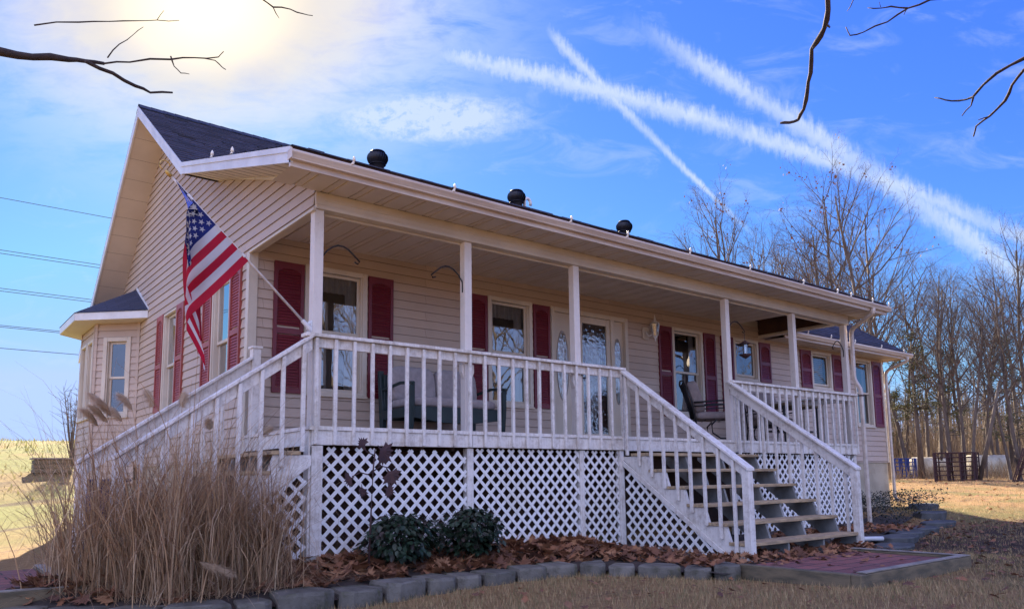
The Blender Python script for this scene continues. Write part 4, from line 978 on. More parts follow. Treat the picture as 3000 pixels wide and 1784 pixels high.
# ------------------------------------------------------------------ garden: stake, bin, box, pads, stones
sk = thing('garden_stake', 'rusty metal garden stake with maple leaf cutouts in front of the lattice', 'garden stake', (.38, -.5, -1.36))
b = MB(); b.tube([(.38, -.5, -1.42), (.40, -.5, -.9), (.42, -.5, -.45), (.44, -.5, -.24)], [.010, .009, .007, .006], 6); b.tube([(.42, -.5, -.46), (.36, -.5, -.48), (.28, -.51, -.46), (.20, -.5, -.50)], .006, 5); b.tube([(.42, -.5, -.45), (.50, -.51, -.40), (.60, -.5, -.42)], .006, 5); b.tube([(.44, -.5, -.30), (.36, -.5, -.27), (.30, -.5, -.22)], .006, 5)
b.build('stem', M['rust'], sk, smooth=True)
def lobed(c, size, ang, tx, ty):
    prof = [(0, 1), (.13, .62), (.36, .78), (.32, .50), (.62, .62), (.55, .38), (.98, .30), (.66, .12), (.74, -.12), (.36, -.10), (.10, -.22), (.04, -.55), (-.04, -.55), (-.10, -.22), (-.36, -.10), (-.74, -.12), (-.66, .12), (-.98, .30), (-.55, .38), (-.62, .62), (-.32, .50), (-.36, .78), (-.13, .62)]
    ca, sa = math.cos(ang), math.sin(ang); ax = Vector(tx); ay = Vector(ty); nz_ = ax.cross(ay).normalized(); out = []
    for x, y in prof:
        X = (ca * x - sa * y) * size; Y = (sa * x + ca * y) * size
        out.append(Vector(c) + ax * X + ay * Y + nz_ * (.25 * (X * X) / size - .12 * abs(Y)))
    return out
def add_leaf(mb, c, size, ang, tx, ty, mi=0):
    p = lobed(c, size, ang, tx, ty); cen = Vector(c); n = len(p); i = mb.pts([cen] + p)
    for k in range(n): mb.f.append((i, i + 1 + k, i + 1 + (k + 1) % n)); mb.mi.append(mi)
for c, s, a, tx in (((.31, -.505, -.20), .09, .6, (1, .2, 0)), ((.515, -.51, -.26), .16, -2.3, (.9, .3, 0)), ((.18, -.5, -.52), .085, 1.9, (1, .1, 0)), ((.30, -.51, -.62), .095, 3.0, (.8, .4, 0)), ((.60, -.51, -.48), .13, -2.6, (.8, -.4, 0)), ((.58, -.5, -.63), .085, -2.0, (1, 0, 0))):
    b = MB(); add_leaf(b, c, s, a, tx, (0, .15, 1)); b.build('metal_leaf', M['rust'], sk)
bn = thing('storage_bin', 'dark blue plastic bin behind the side stairs', 'bin', (-1.35, 2.6, gz(-1.35, 2.6)))
zb0 = gz(-1.35, 2.6); b = MB(); b.hexa([(-1.5, 2.45, zb0), (-1.15, 2.45, zb0), (-1.15, 2.8, zb0), (-1.5, 2.8, zb0), (-1.54, 2.4, zb0 + .9), (-1.11, 2.4, zb0 + .9), (-1.11, 2.84, zb0 + .9), (-1.54, 2.84, zb0 + .9)]); b.build('bin_body', M['bluebin'], bn, bevel=.04)
b = MB(); b.box(-1.57, -1.08, 2.37, 2.87, zb0 + .902, zb0 + .94); b.build('lid', M['bluebin'], bn, bevel=.02)
bxx, bxy = .0, 16.8; zb0 = gz(bxx, bxy); bx = thing('wooden_box', 'weathered wooden box on the slope left of the bay window', 'box', (bxx, bxy, zb0))
b = MB()
for i in range(3): b.box(bxx - .42, bxx + .42, bxy - .3, bxy - .27, zb0 + .02 + i * .12, zb0 + .13 + i * .12); b.box(bxx - .42, bxx - .39, bxy - .269, bxy + .3, zb0 + .02 + i * .12, zb0 + .13 + i * .12)
b.box(bxx - .38, bxx + .42, bxy - .26, bxy + .3, zb0 - .05, zb0 + .37); b.build('box_body', M['timber'], bx, bevel=.004)
b = MB(); b.box(bxx - .47, bxx + .46, bxy - .34, bxy + .34, zb0 + .385, zb0 + .42); b.build('lid', M['timber_top'], bx)
def pad(label, x0, x1, y0, y1, zt, tw, front_only=False):
    p = thing('paver_pad', label, 'paver pad', ((x0 + x1) / 2, (y0 + y1) / 2, zt - .2), 'brick paver pads at the foot of the stairs')
    b = MB(); b.box(x0 + tw + .004, x1 - tw - .004, y0 + tw + .004, y1 - .01, zt - .2, zt - .028); b.build('pavers', M['brick'], p)
    for q in ((x0, x1, y0, y0 + tw), (x0, x0 + tw, y0 + tw + .003, y1), (x1 - tw, x1, y0 + tw + .003, y1)):
        b = MB(); b.box(*q, zt - .22, zt + random.uniform(-.006, .003)); o = b.build('edge_timber', M['timber'], p, bevel=.008)
    b = MB(); b.box(x1 - tw + .004, x1 - .004, y0 + .004, y1, zt + .003, zt + .012); b.box(x0 + tw, x1 - tw, y0 + .004, y0 + tw - .004, zt + .003, zt + .012); b.build('pale_top', M['timber_top'], p)  # paler strips on top of two edge timbers
    return p
pad('brick paver pad edged with timber at the foot of the front stairs', 3.62, 5.98, -3.58, -2.28, -1.425, .10)
pad('timber edged brick pad at the side stairs, left of the dry grass', -4.4, -1.93, -.12, 2.0, -1.34, .10)
# edging stones along the bed
curve = [(-2.6, .0), (-2.19, -.41), (-1.55, -.98), (-1.14, -1.1), (-.65, -1.16), (.08, -1.19), (.56, -1.14), (1.03, -1.06), (1.43, -1.08), (1.94, -1.1), (2.27, -1.09), (2.51, -1.16), (2.79, -1.43), (3.01, -1.73), (3.25, -2.06), (3.56, -2.38)]
seg = [(Vector((a[0], a[1], 0)), Vector((b_[0], b_[1], 0))) for a, b_ in zip(curve[:-1], curve[1:])]
tot = sum((q - p).length for p, q in seg)
def on_curve(s):
    for p, q in seg:
        l = (q - p).length
        if s <= l: return p + (q - p) * (s / l), (q - p).normalized()
        s -= l
    return seg[-1][1], (seg[-1][1] - seg[-1][0]).normalized()
s = 0; random.seed(5); stones = []
while s < tot - .12:
    w = random.choice((.30, .36, .42, .47, .52)); w = min(w, tot - s)
    p, d = on_curve(s + w / 2); n_ = Vector((d.y, -d.x, 0)); zt = -1.44 + random.uniform(-.03, .02); h2 = w / 2 - .006; back = .32; rj = random.uniform(-.10, .10); d = Vector((d.x * math.cos(rj) - d.y * math.sin(rj), d.x * math.sin(rj) + d.y * math.cos(rj), 0)); n_ = Vector((d.y, -d.x, 0))
    o = p + n_ * .02; jit = lambda: random.uniform(-.015, .015)
    h3 = h2; out = [o - d * h2 * .96 + n_ * jit(), o - d * h2 * .5 + n_ * (.05 + jit()), o + d * h2 * .45 + n_ * (.05 + jit()), o + d * h2 * .97 + n_ * jit(), o + d * h2 * .72 - n_ * back, o - d * h2 * .72 - n_ * back]
    b = MB(); lo = []; hi = []
    for q in out: lo.append((q.x + jit() * .5, q.y + jit() * .5, zt - .17)); hi.append((q.x, q.y, zt + jit() * .5))
    ctr = sum((Vector(q) for q in hi), Vector()) / 6; n6 = 6
    i = b.pts(lo + hi + [tuple(ctr + (Vector(q) - ctr) * .9 + Vector((0, 0, .012))) for q in hi])
    for j in range(6):
        b.f.append((i + j, i + (j + 1) % 6, i + 6 + (j + 1) % 6, i + 6 + j)); b.mi.append(0); b.f.append((i + 6 + j, i + 6 + (j + 1) % 6, i + 12 + (j + 1) % 6, i + 12 + j)); b.mi.append(0)
    b.f.append(tuple(i + 12 + j for j in range(6))); b.mi.append(0)
    st_ = b.build('edging_stone', M['stone'], org=(p.x, p.y, zt - .17), bevel=.014); stones.append(st_); s += w
ns = len(stones)
for k, o in enumerate(stones):
    if k == ns - 1: l = 'grey edging stone that touches the timber of the front paver pad'
    elif k == 0: l = 'grey edging stone at the left end of the row, below the dry grass'
    elif k < ns * .35: l = 'grey edging stone in front of the tall dry grass clump'
    elif k < ns * .62: l = 'grey edging stone in front of the leaf covered bed and two shrubs'
    else: l = 'mossy grey edging stone in the curve leading to the front paver pad'
    tag(o, l, 'edging stone', 'edging stones along the porch bed')
# flagstones on the right
random.seed(3); fls = []
for (x, y, a, w, d) in ((7.6, -1.95, .35, .95, .6), (8.6, -1.55, .2, 1.0, .55), (9.7, -1.15, .3, 1.2, .6), (10.9, -.85, .25, 1.2, .55), (12.3, -.55, .1, 1.3, .6), (13.7, .2, .2, 1.3, .6), (15.3, 1.0, .3, 1.4, .6), (10.2, -.35, .4, 1.0, .5)):
    zz = gz(x, y) + .03; n = 8; b = MB()
    ring = []
    for k in range(n):
        t = 2 * math.pi * k / n; r1 = random.uniform(.82, 1.1); px_, py_ = w / 2 * r1 * math.cos(t), d / 2 * r1 * math.sin(t)
        ring.append((x + px_ * math.cos(a) - py_ * math.sin(a), y + px_ * math.sin(a) + py_ * math.cos(a), zz - .12))
    tilt = random.uniform(0, .05)
    b.prism(ring, (.02, -.03, .15 + tilt)); fls.append(tag(b.build('flagstone', M['slate'], org=(x, y, zz), bevel=.015), 'flat grey flagstone', 'flagstone', 'flat stones edging the bed on the right'))
for o, l in zip(fls, ('flat grey flagstone nearest the front paver pad', 'flat grey flagstone just past the white drain pipe', 'broad flat flagstone in the middle of the right hand row', 'tilted flagstone below the dark ground cover', 'flat flagstone at the bend near the shadow edge', 'flat flagstone towards the house corner', 'farthest flat flagstone beside the right house corner', 'flagstone tucked against the ground cover')): o['label'] = l
b = MB(); b.tube([(6.75, -1.55, -1.40), (7.05, -1.72, -1.405), (7.42, -1.92, -1.41)], .03, 10); tag(b.build('drain_pipe', M['pvc'], org=(7.0, -1.7, -1.43), smooth=True), 'short white drain pipe lying on flagstones right of the stairs', 'drain pipe')
# ------------------------------------------------------------------ planting
random.seed(11)
rnd = random.uniform
bs = MB(); nb_ = 60                            # bed soil between stones and lattice
bed = [on_curve(tot * k / nb_)[0] for k in range(nb_ + 1)]
i0 = bs.pts([(p.x, p.y, -1.50) for p in bed] + [(p.x * .98 + .03, p.y + (.12 - p.y) * .5, -1.40) for p in bed] + [(p.x * .95 + .05, .12, -1.33) for p in bed])
for k in range(nb_):
    for r_ in (0, 1): a = i0 + r_ * (nb_ + 1) + k; bs.f.append((a, a + 1, a + nb_ + 2, a + nb_ + 1)); bs.mi.append(0)
bs.face([(3.2, .1, -1.40), (3.3, -2.35, -1.5), (6.9, -2.3, -1.5), (6.9, .1, -1.42)]); bs.face([(6.85, -1.9, -1.49), (15.4, 1.0, -1.40), (15.4, 1.85, -1.30), (6.85, 1.8, -1.36)])
tag(bs.build('planting_bed', M['soil'], smooth=True), kind='structure')
# dry ornamental grass
og = thing('ornamental_grass', 'tall clump of dry tan ornamental grass with feathery plumes by the side stairs', 'grass clump', (-1.3, -.3, -1.42))
def blade(mb, p, az, lean, L, w, droop, n=6):
    d = Vector((math.cos(az), math.sin(az), 0)); side = Vector((-d.y, d.x, 0)); pos = Vector(p); th_ = lean; pts = []
    tw = rnd(-.6, .6); side = side * math.cos(tw) + d * math.sin(tw)
    for k in range(n + 1):
        f = k / n; ww = w * (1 - f * .85)
        pts.append((pos - side * ww / 2, pos + side * ww / 2))
        pos = pos + (d * math.sin(th_) + Vector((0, 0, 1)) * math.cos(th_)) * (L / n); th_ += droop / n * (0.4 + 1.4 * f)
    i = mb.pts([q for pr in pts for q in pr])
    for k in range(n): mb.f.append((i + 2 * k, i + 2 * k + 1, i + 2 * k + 3, i + 2 * k + 2)); mb.mi.append(0)
    return pos
cl_ = [(-1.85, -.12), (-1.62, -.35), (-1.35, -.45), (-1.05, -.5), (-.78, -.48), (-.52, -.42), (-1.2, -.25), (-.85, -.28), (-1.55, -.15), (-2.0, .05), (-1.05, -.62), (-.62, -.6), (-1.42, -.65)]
b = MB()
for k in range(2700):
    c = random.choice(cl_); r_ = abs(random.gauss(0, .11)); a = rnd(0, 6.283)
    tall = rnd(0, 1); Lb = rnd(.6, 1.15) if tall < .45 else (rnd(1.1, 1.5) if tall < .86 else rnd(1.4, 1.85))
    if c[0] > -.8: Lb *= .80
    bend = abs(random.gauss(0, .9)) + .1
    if rnd(0, 1) < .38: bend += rnd(1.0, 2.6)
    blade(b, (c[0] + r_ * math.cos(a), c[1] + r_ * math.sin(a), -1.48), rnd(0, 6.283), abs(random.gauss(0, .17)), Lb * (1 + .25 * (bend > 1.2)), rnd(.006, .013), bend, 7)
for k in range(650):    # broken stalks lying across the clump
    c = random.choice(cl_); h = rnd(.05, .8); blade(b, (c[0] + rnd(-.15, .15), c[1] + rnd(-.2, .1), -1.45 + h), rnd(0, 6.283), rnd(.6, 1.5), rnd(.3, .8), rnd(.004, .007), rnd(-.4, 1.6), 6)
for k in range(1100):    # collapsed basal leaves
    c = random.choice(cl_); blade(b, (c[0] + rnd(-.2, .2), c[1] + rnd(-.25, .1), -1.46), rnd(0, 6.283), rnd(.5, 1.2), rnd(.25, .75), rnd(.004, .008), rnd(.6, 1.8), 5)
for k in range(50):     # long arching strays
    c = random.choice(cl_); blade(b, (c[0], c[1], -1.46), rnd(2.2, 4.4), rnd(.25, .8), rnd(.9, 1.6), .006, rnd(.3, 1.2), 8)
for k in range(40): blade(b, (rnd(-1.6, .2), rnd(-1.05, -.6), -1.39), rnd(-.9, .3), 1.45, rnd(.4, .9), .006, rnd(-.1, .25), 6)
b.build('blades', M['grassdry'], og)
def plume(par, base, tip_lean, az, L, hs_=.22):
    b = MB(); d = Vector((math.cos(az), math.sin(az), 0)); p0 = Vector(base); pts = []; pos = p0; th_ = tip_lean * .3
    for k in range(9): pts.append(pos); pos = pos + (d * math.sin(th_) + Vector((0, 0, 1)) * math.cos(th_)) * (L / 8); th_ += tip_lean / 8
    b.tube(pts, [.0035] * 6 + [.002] * 3, 4)
    st = b.build('plume_stem', M['grassdry'], par)
    b = MB(); ax = (pts[-1] - pts[-2]).normalized(); pos = pts[-1] - ax * .05; th2 = tip_lean
    for k in range(900):
        f = rnd(0, 1); c = pos + ax * (hs_ * f) + Vector((d.x * f * f * .07, d.y * f * f * .07, -f * f * .04))
        s_ = Vector((rnd(-1, 1), rnd(-1, 1), rnd(-.6, 1))).normalized(); ln = rnd(.04, .11) * math.sin(math.pi * min(.95, f * .8 + .15)) + .008
        e = c + (s_ * .75 + ax * .55 + Vector((d.x * .6, d.y * .6, -.45))) * ln; w = s_.cross(ax); w = w.normalized() * .0032 if w.length > .01 else Vector((.002, 0, 0))
        b.face([c - w, c + w, e])
    b.build('plume', M['plume'], st)
for c, L, ln, az, h in (((-1.55, -.1, -1.46), 1.60, .25, 2.9, .19), ((-1.50, -.1, -1.46), 1.52, .3, 3.0, .18), ((-1.42, -.1, -1.46), 1.62, .2, 2.6, .17), ((-1.36, -.15, -1.46), 1.66, .2, 1.9, .19), ((-1.30, -.2, -1.46), 1.68, .25, 1.2, .18), ((-1.62, .0, -1.46), 1.48, .25, 3.2, .17), ((-1.0, -.25, -1.46), 1.50, .3, 1.4, .12), ((-.85, -.3, -1.46), 1.48, .4, .6, .11), ((-1.75, -.35, -1.46), .85, 1.6, 5.6, .2), ((-1.45, -.1, -1.46), 1.55, .3, 2.3, .16), ((-1.58, -.05, -1.46), 1.55, .2, 3.3, .18)):
    plume(og, c, ln, az, L, h)
# two shrubs
def shrub(label, c, rx, rz, n, sd):
    random.seed(sd); s = thing('shrub', label, 'shrub', c, 'small evergreen shrubs in front of the lattice')
    st = MB(); b = MB()
    for k in range(26):
        a = rnd(0, 6.283); e = Vector((c[0] + rx * .8 * math.cos(a) * rnd(.2, 1), c[1] + rx * .6 * math.sin(a) * rnd(.2, 1), c[2] + rz * rnd(.5, 1.0)))
        p = Vector(c); m_ = p.lerp(e, .5) + Vector((rnd(-.03, .03), rnd(-.03, .03), .05)); st.tube([p, m_, e], [.007, .005, .003], 4)
    for k in range(n):
        a = rnd(0, 6.283); u = rnd(-.75, 1); rr = math.sqrt(max(0, 1 - u * u)) * rnd(.45, 1.02); lump = 1 + .20 * math.sin(a * 3 + sd + u * 2) + .16 * math.sin(a * 7 + u * 6) + (rnd(0, .3) if rnd(0, 1) < .06 else 0)
        if math.sin(a * 5 + u * 9 + sd) > .55 and rnd(0, 1) < .85: continue
        p = Vector((c[0] + rx * rr * lump * math.cos(a), c[1] + rx * .75 * rr * lump * math.sin(a), c[2] + rz * (.52 + .48 * u * rnd(.75, 1.05))))
        out = Vector((math.cos(a), math.sin(a), rnd(-.5, .4))).normalized(); L_ = rnd(.045, .085); dn = (out * .7 + Vector((rnd(-.4, .4), rnd(-.4, .4), rnd(-.9, .1)))).normalized()
        sd_ = dn.cross(Vector((rnd(-.3, .3), rnd(-.3, .3), 1))).normalized(); nn = sd_.cross(dn) * .2
        w = L_ * .30
        i = b.pts([p, p + dn * L_ * .35 + sd_ * w + nn * L_ * .3, p + dn * L_ * .7 + sd_ * w * .8 + nn * L_ * .2, p + dn * L_, p + dn * L_ * .7 - sd_ * w * .8 + nn * L_ * .2, p + dn * L_ * .35 - sd_ * w + nn * L_ * .3])
        b.f += [(i, i + 1, i + 2, i + 3), (i, i + 3, i + 4, i + 5)]; b.mi += [0, 0]
    b.build('foliage', M['leaf'], s); st.build('stem', M['twig'], s)
shrub('small dark evergreen shrub beside the rusty garden stake', (.80, -.42, -1.38), .40, .52, 2100, 2)
shrub('small dark evergreen shrub to the right of the other, under the second lattice panel', (1.66, -.38, -1.38), .38, .54, 2000, 6)
# leaf litter
random.seed(21); b = MB()
def flat_leaf(mb, x, y, z, s, lift=.5):
    tx = Vector((1, rnd(-.2, .2), rnd(-lift, lift))).normalized(); ty = Vector((rnd(-.2, .2), 1, rnd(-lift, lift))).normalized()
    add_leaf(mb, (x, y, z), s, rnd(0, 6.283), tx, ty)
for k in range(2300):
    s_ = rnd(.02, 1) * tot; p, d = on_curve(s_); t = rnd(.20, 1) ** .8
    x = p.x + (p.x * .95 + .05 - p.x) * t; y = p.y + (.08 - p.y) * t
    if x < -.45 and rnd(0, 1) < .75: continue
    z = -1.50 + .17 * t + rnd(0, .05) + .05 * math.exp(-((t - .75) / .3) ** 2)
    flat_leaf(b, x, y, z, rnd(.03, .075) if rnd(0, 1) < .7 else rnd(.09, .135), .8)
for k in range(500):
    x, y = rnd(3.3, 4.5), rnd(-2.2, -.1); flat_leaf(b, x, y, -1.47 + rnd(0, .06), rnd(.04, .09), .7)
for k in range(320): flat_leaf(b, rnd(4.4, 6.8), rnd(-2.35, -1.3), -1.49 + rnd(0, .07), rnd(.04, .09), .9)
for k in range(420): flat_leaf(b, rnd(6.9, 10.4), rnd(-1.0, -.1) - .2, -1.44 + rnd(0, .05), rnd(.04, .08), .7)
for k in range(60): flat_leaf(b, rnd(3.7, 5.9), rnd(-2.6, -2.3) if k < 45 else rnd(-3.5, -2.3), -1.455 + rnd(0, .02), rnd(.04, .08), .3)
for k in range(700):
    x, y = rnd(5.5, 15), rnd(-4.5, 0)
    if y > -.9 + (x - 8) * .25: continue
    flat_leaf(b, x, y, gz(x, y) + rnd(.02, .05), rnd(.035, .075), .35)
for k in range(130): x, y = rnd(.8, 6.5), rnd(-4.8, -1.4); flat_leaf(b, x, y, gz(x, y) + .03, rnd(.03, .07), .4)
for k in range(500):
    x, y = rnd(13, 34), rnd(-3, 14); flat_leaf(b, x, y, gz(x, y) + .03, rnd(.05, .10), .5)
tag(b.build('fallen_leaves', M['litter']), kind='stuff')
# ground cover at the right corner
random.seed(8); b = MB()
for k in range(5200):
    x = rnd(10.6, 15.6); y = rnd(-.6, 1.7) * 1.0
    if y < -.55 + (x - 10.6) * .22: continue
    h = .30 * math.sin(math.pi * min(1, max(0, (y + .7) / 2.6))) * sm(x, 10.4, 11.2) + .05
    p = Vector((x, y, gz(x, y) + .08 + h * rnd(.1, 1.15)))
    d = Vector((rnd(-1, 1), rnd(-1, 1), rnd(-.4, .8))).normalized(); s_ = d.cross(Vector((0, 0, 1))).normalized() * rnd(.012, .022); L_ = rnd(.04, .07)
    b.face([p, p + d * L_ * .5 + s_, p + d * L_, p + d * L_ * .5 - s_])
tag(b.build('ground_cover', M['ivy']), kind='stuff')
# lawn blades
random.seed(31); b = MB()
def lawn(n, fx, fy, hmin, hmax, w):
    for k in range(n):
        x, y = fx(), fy()
        if (3.58 < x < 6.05 and -3.6 < y < -2.0) or (x < 3.5 and y > -1.0): continue
        pa = noise2(x, y)
        if pa < rnd(-.6, .5): continue
        z = gz(x, y); a = rnd(0, 6.283); h = rnd(hmin, hmax); l = rnd(.2, 1.2); dx, dy = math.cos(a) * w, math.sin(a) * w; ex, ey = -math.sin(a) * h * l, math.cos(a) * h * l
        b.f.append(tuple(b.pts([(x - dx, y - dy, z - .01), (x + dx, y + dy, z - .01), (x + ex, y + ey, z + h)]) + q for q in range(3))); b.mi.append(0)
def noise2(x, y): return math.sin(x * 2.1 + 1.3 * math.sin(y * 1.7)) * math.sin(y * 2.6 + math.sin(x * 1.1)) * .6 + .35
lawn(95000, lambda: rnd(-2.2, 7.5), lambda: rnd(-5.6, -1.0), .02, .06, .0028)
lawn(22000, lambda: rnd(6, 17), lambda: rnd(-4.5, 1.5), .02, .05, .004)
lawn(26000, lambda: rnd(12, 40), lambda: rnd(-4, 22), .03, .08, .009)
lawn(14000, lambda: rnd(-5, 3), lambda: rnd(10.5, 34), .03, .09, .010)
lawn(8000, lambda: rnd(-5, -.2), lambda: rnd(2.2, 11), .02, .06, .006)
tag(b.build('grass', M['lawnblade']), kind='stuff')
# ------------------------------------------------------------------ trees
def rand_perp(d):
    v = Vector((rnd(-1, 1), rnd(-1, 1), rnd(-1, 1))); v = v - d * v.dot(d); return v.normalized()
def limb(mb, leaves, p, d, L, r, level, maxl, kids, up):
    n = (9, 6, 4, 3, 2)[level]; pts = [Vector(p)]; rs = [r]; q = Vector(p); dd = d.normalized()
    for k in range(n):
        dd = (dd + rand_perp(dd) * (.07, .14, .17, .2, .25)[level] + Vector((0, 0, up[level]))).normalized(); q = q + dd * (L / n); pts.append(q); rs.append(r * (1 - (k + 1) / n * (.80 if level == 0 else .78)))
    mb.tube(pts, rs, (7, 5, 4, 3, 3)[level], cap=False)
    if level >= maxl: return
    nk = kids[level]
    for j in range(nk):
        f = (.36 + .64 * (j + rnd(0, 1)) / nk) if level == 0 else (.18 + .80 * (j + rnd(0, 1)) / nk)
        k = min(n - 1, int(f * n)); pp = pts[k].lerp(pts[k + 1], f * n - k); ax = (pts[k + 1] - pts[k]).normalized()
        ang = rnd(.45, .95) if level == 0 else rnd(.4, .9); cd = (ax * math.cos(ang) + rand_perp(ax) * math.sin(ang)).normalized()
        cl2 = L * ((.52 * (1.12 - f * .75)) if level == 0 else rnd(.38, .58) * (1.1 - f * .5)); cr = max(.0034, min(rs[k] * .55, r * (.5, .45, .42, .5)[level]))
        limb(mb, leaves, pp, cd, cl2, cr, level + 1, maxl, kids, up)
        if leaves is not None and level == maxl - 1 and rnd(0, 1) < .018:
            for t in range(3):
                c = pp + Vector((rnd(-.2, .2), rnd(-.2, .2), rnd(-.3, .1))); s_ = rnd(.05, .10); v1 = rand_perp(Vector((0, 0, 1))) * s_; v2 = Vector((rnd(-.5, .5), rnd(-.5, .5), -1)) * s_; leaves.face([c, c + v1, c + v1 + v2, c + v2])
def tree_proto(sd, H, r, kids, up, leafy, name='bare_tree', m='bark'):
    random.seed(sd); o = thing(name, 'x', 'tree', (0, 0, 0)); mb = MB(); lv_ = MB() if leafy else None
    n = 9; tr = MB()
    # trunk
    pts = [Vector((0, 0, -.3))]; rs = [r * 1.25]; d = Vector((rnd(-.05, .05), rnd(-.05, .05), 1)).normalized(); q = Vector((0, 0, 0))
    for k in range(n): pts.append(q.copy()); rs.append(r * (1 - k / n * .78)); d = (d + rand_perp(d) * .06 + Vector((0, 0, .05))).normalized(); q = q + d * (H * .9 / n)
    pts.append(q); rs.append(r * .18); tr.tube(pts, rs, 9, cap=False)
    nk = kids[0]
    for j in range(nk):
        f = .36 + .64 * (j + rnd(0, 1)) / nk; k = min(n - 1, int(f * n)) + 1; k = min(k, len(pts) - 2); pp = pts[k].lerp(pts[k + 1], rnd(0, 1)); ax = (pts[k + 1] - pts[k]).normalized()
        ang = rnd(.5, 1.05); cd = (ax * math.cos(ang) + rand_perp(ax) * math.sin(ang)).normalized()
        limb(mb, lv_, pp, cd, H * .40 * (1.15 - f * .72), min(rs[k] * .55, r * .36), 1, 4, kids, up)
    tr.build('trunk', M[m], o, smooth=True); mb.build('crown', M[m], o)
    if leafy and lv_.f: lv_.build('leaves', M['oakleaf'], o)
    return o
UP = (.05, .10, .06, .03, 0)
protos = [tree_proto(101, 16, .165, (17, 6, 5, 4), UP, False), tree_proto(102, 15, .14, (15, 6, 5, 4), UP, True), tree_proto(103, 17, .18, (19, 6, 5, 3), (.05, .16, .08, .03, 0), False), tree_proto(104, 14, .12, (14, 6, 4, 4), (.05, .05, .03, .0, 0), True), tree_proto(105, 12, .10, (14, 5, 5, 4), (.05, .14, .1, .05, 0), False)]
used = [False] * 5
def plant(k, pos, s, rz, label, group='bare winter trees at the edge of the wood'):
    o = protos[k]
    if used[k]: o = copy_tree(o)
    used[k] = True
    o.location = (pos[0], pos[1], gz(pos[0], pos[1]) - .05); o.scale = (s, s, s); o.rotation_euler = (0, 0, rz); tag(o, label, 'tree', group); return o
random.seed(77)
near = [  # bearing px, distance, proto, scale
 (1890, 62, 4, 1.28), (1985, 58, 3, 1.12), (2035, 60, 0, 1.04), (2140, 46, 2, 1.03), (2205, 48, 1, 1.15), (2290, 52, 3, 1.18), (2365, 45, 0, .88), (2420, 40, 2, .80), (2490, 42, 1, 1.05), (2545, 38, 0, .92), (2590, 44, 3, 1.1), (2662, 44, 1, .86), (2700, 45, 3, .84), (2760, 47, 0, .76), (2790, 40, 0, .62), (2824, 41, 2, .54), (2850, 39, 1, .60), (2890, 42, 4, .70), (2962, 40, 3, .62), (2990, 39, 0, .63), (3050, 40, 2, .66), (3120, 42, 1, .70), (2915, 50, 0, .66), (2450, 58, 0, 1.05), (2320, 64, 2, 1.1), (2180, 66, 4, 1.4), (2510, 60, 4, 1.3), (2400, 55, 3, 1.2), (2465, 50, 4, 1.25), (2535, 52, 3, 1.05), (2250, 58, 4, 1.5), (2090, 60, 1, 1.05), (2610, 50, 2, .8), (2655, 54, 4, 1.15), (2720, 50, 0, .72), (2775, 55, 4, 1.05), (2835, 52, 2, .7), (2880, 56, 1, .8), (2935, 52, 4, .95), (2985, 54, 2, .75)]
for k, (px, d, pr, s) in enumerate(near):
    p = bearing(px, d)
    if px < 2100: l = 'bare winter tree whose crown shows above the left part of the ridge, far behind'
    elif px < 2320: l = 'tall bare winter tree behind the middle of the roof'
    elif px < 2600: l = 'bare winter tree rising behind the lower roof on the right'
    elif px < 2780: l = 'bare winter tree just right of the house corner, near the blue pen'
    elif px < 2900: l = 'bare winter tree standing by the stacked brown livestock panels'
    else: l = 'bare winter tree at the right edge, near the leaning brown panels'
    plant(pr, p, s, rnd(0, 6.28), l)
for (x, y, pr, s) in ((-9, -17, 0, .8), (-3, -19, 1, .85), (1.5, -14, 2, .7), (5, -16, 0, .8), (9, -14, 3, .85), (12.5, -17, 1, .8), (15, -13, 0, .7), (18, -15, 2, .75), (21, -12, 3, .8), (24, -16, 0, .85), (28, -13, 1, .8), (9, -24, 1, 1.0), (-6, -27, 2, 1.0), (18, -24, 0, 1.0), (33, -15, 3, .9), (38, -11, 2, .8)):
    plant(pr, (x, y), s, rnd(0, 6.28), 'bare tree across the front lawn, seen mirrored in the windows', 'bare trees opposite the house')
# leaning trunk by the livestock panels
p = bearing(2870, 38.5); q = bearing(2955, 38.5); z = gz(p.x, p.y); b = MB(); b.tube([(p.x, p.y, z), ((p.x + q.x) / 2, (p.y + q.y) / 2, z + 2.0), (q.x, q.y, z + 4.2)], [.10, .08, .05], 7)
tag(b.build('fallen_trunk', M['bark'], org=(p.x, p.y, z), smooth=True), 'dead trunk leaning diagonally to the right beside the stacked panels', 'trunk')
# cedars
def cedar(label, px, d, H, rad, sd, z0=.2):
    random.seed(sd); p = bearing(px, d); z = gz(p.x, p.y); o = thing('cedar_tree', label, 'tree', (p.x, p.y, z), 'olive green cedars in the wood'); t = MB(); f = MB()
    t.tube([(p.x, p.y, z - .2), (p.x - .15, p.y, z + H * .4), (p.x - .1, p.y, z + H * .95)], [.17, .11, .02], 8)
    for k in range(60):
        h = z0 + (1 - z0) * rnd(0, 1) ** .9; a = rnd(0, 6.283); L_ = rad * (1.12 - h) ** .7 * rnd(.5, 1.1); s0 = Vector((p.x - .12, p.y, z + H * h)); e = s0 + Vector((math.cos(a) * L_, math.sin(a) * L_, L_ * rnd(-.1, .45))); t.tube([s0, e], [.022, .006], 4, cap=False)
        for j in range(46):
            c = s0.lerp(e, rnd(.25, 1.05)) + Vector((rnd(-.22, .22), rnd(-.22, .22), rnd(-.16, .2))); dd = Vector((rnd(-1, 1), rnd(-1, 1), rnd(-.3, 1))).normalized(); sd_ = rand_perp(dd) * rnd(.012, .03); l_ = rnd(.10, .22)
            f.face([c - sd_, c + sd_, c + dd * l_])
    t.build('trunk', M['bark'], o, smooth=True); f.build('foliage', M['cedar'], o)
